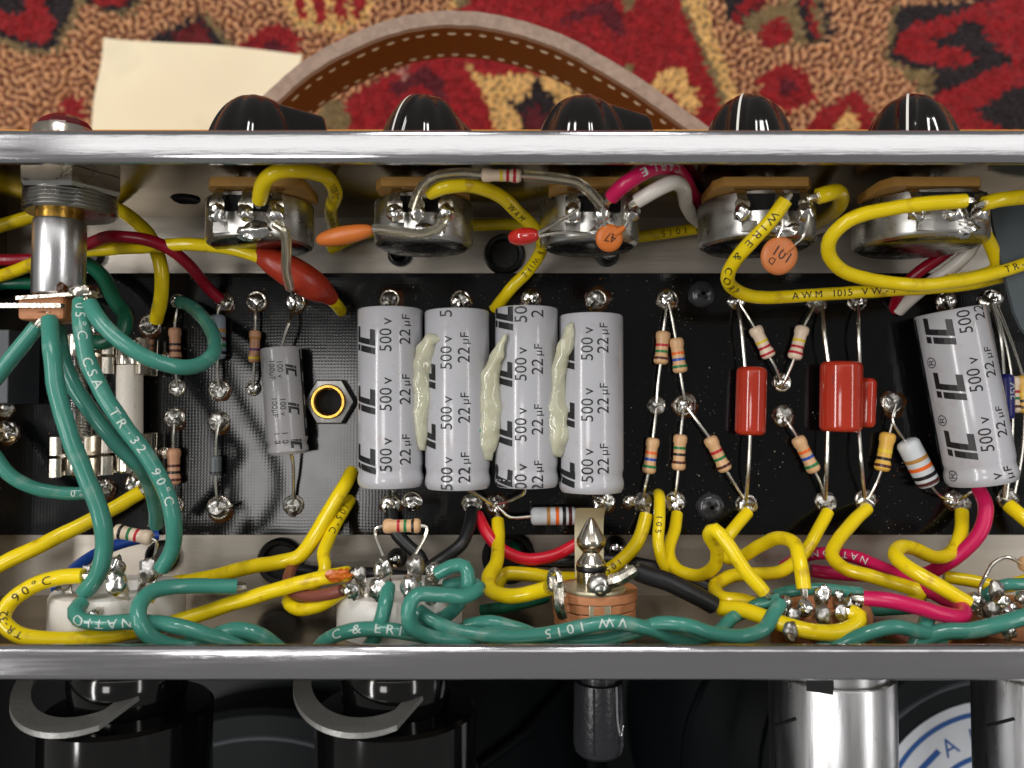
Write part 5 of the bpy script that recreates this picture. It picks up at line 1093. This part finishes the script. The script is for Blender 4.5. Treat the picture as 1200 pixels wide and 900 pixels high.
# red family, white, black, brown, blue
wire('crimson wire arching from behind the lamp tube to the blue grey resistor', [(-25, 305, 15), (20, 304, 16), (60, 302, 18), (98, 288, 24), (130, 277, 27), (165, 279, 27), (198, 291, 25), (222, 312, 20), (242, 336, 13), (258, 351, 10)], 14, 'crimson')
wire('magenta wire printed ABLE on the third control', [(717, 231, 49), (735, 214, 52), (760, 199, 52), (785, 197, 48), (800, 207, 40), (812, 228, 28), (832, 248, 14), (860, 256, 7)], 17, 'magenta', ink='inkwhite', text=[('E L B A C', .01, 2.5, 0, 0)] if False else [('C A B L E', .27, 2.3, 0, 1)], tip=(1, 0))
wire('white wire bending down from the third control', [(746, 236, 48), (768, 223, 50), (788, 214, 49), (801, 224, 42), (804, 242, 30), (816, 258, 18), (845, 272, 10), (890, 280, 7), (940, 272, 7), (985, 262, 6), (1020, 262, 5)], 15.5, 'white', tip=(1, 0))
wire('white wire entering the board beside the tilted capacitor', [(1138, 262, 24), (1143, 280, 22), (1130, 302, 20), (1100, 325, 17), (1072, 346, 13), (1052, 364, 8)], 16, 'white', tip=(0, 0))
wire('crimson wire running beside the white one into the board', [(1118, 268, 20), (1122, 284, 19), (1105, 300, 17), (1078, 318, 15), (1056, 340, 12), (1046, 364, 7)], 14, 'crimson', tip=(0, 0))
wire('red wire sweeping behind the plug tip', [(559, 603, 10), (570, 625, 13), (590, 645, 15), (620, 655, 15), (650, 650, 14), (680, 634, 12), (700, 620, 11)], 14, 'red', tip=(1, 0))
wire('magenta wire hanging from the tilted capacitor', [(1147, 572, 13), (1155, 592, 16), (1152, 615, 17), (1138, 637, 17), (1115, 656, 16), (1085, 672, 12), (1050, 676, 8), (1000, 674, 6), (950, 668, 5)], 16, 'magenta', tip=(0, 0))
wire('magenta wire printed NATION folding back to the small brown socket', [(918, 664, 4), (940, 652, 8), (965, 648, 12), (1000, 652, 16), (1035, 665, 22), (1070, 682, 29), (1105, 700, 36), (1128, 713, 42), (1127, 723, 45), (1105, 720, 46), (1075, 711, 46), (1040, 703, 45), (1012, 700, 43)], 16.5, 'magenta', ink='inkwhite', tip=(0, 2.2), text=[('N A T I O N', .32, 2.3, 0, 1)])
wire('black wire from the first capacitor vanishing behind the middle socket', [(459, 598, 10), (463, 622, 12), (477, 638, 13), (492, 652, 14), (497, 668, 14), (480, 676, 12), (440, 672, 9), (390, 672, 6), (350, 668, 3)], 15, 'black', tip=(1, 0))
wire('black wire bending from the capacitor end towards the knot', [(553, 597, 10), (549, 620, 14), (541, 638, 17), (522, 654, 18), (500, 668, 17), (480, 690, 15)], 15, 'black', tip=(1, 0))
wire('thick black sleeved wire on the jack lug', [(745, 669, 39), (762, 676, 39), (788, 685, 39), (815, 698, 38), (836, 710, 37)], 22, 'black', tip=(1, 0))
wire('black wire lying on the floor behind the jack', [(605, 655, 6), (660, 658, 7), (710, 656, 8), (755, 662, 10), (800, 674, 14), (838, 694, 18), (848, 712, 22)], 15, 'black', tip=(0, 0))
wire('brown wire bent round under the yellow ones', [(372, 628, 4), (360, 642, 12), (346, 660, 20), (338, 678, 28), (342, 692, 33), (360, 698, 36), (385, 696, 39), (400, 692, 40)], 13.5, 'brown')
wire('blue wire under the resistor of the end socket', [(185, 627, 8), (150, 634, 12), (120, 645, 16), (95, 662, 22), (78, 678, 28), (68, 690, 33)], 14, 'blue', tip=(0, 1))
wire('green wire inside the black grommet', [(600, 640, 1.5), (605, 650, 4), (612, 662, 6), (622, 668, 5)], 13, 'dkgreen', tip=(0, 0), group='dark green wires')
wire('green wire end poking out under the yellow curl', [(565, 716, 22), (590, 712, 24), (620, 705, 26), (640, 700, 24)], 14, 'dkgreen', tip=(0, 0), group='dark green wires')
bpy.context.view_layer.update()
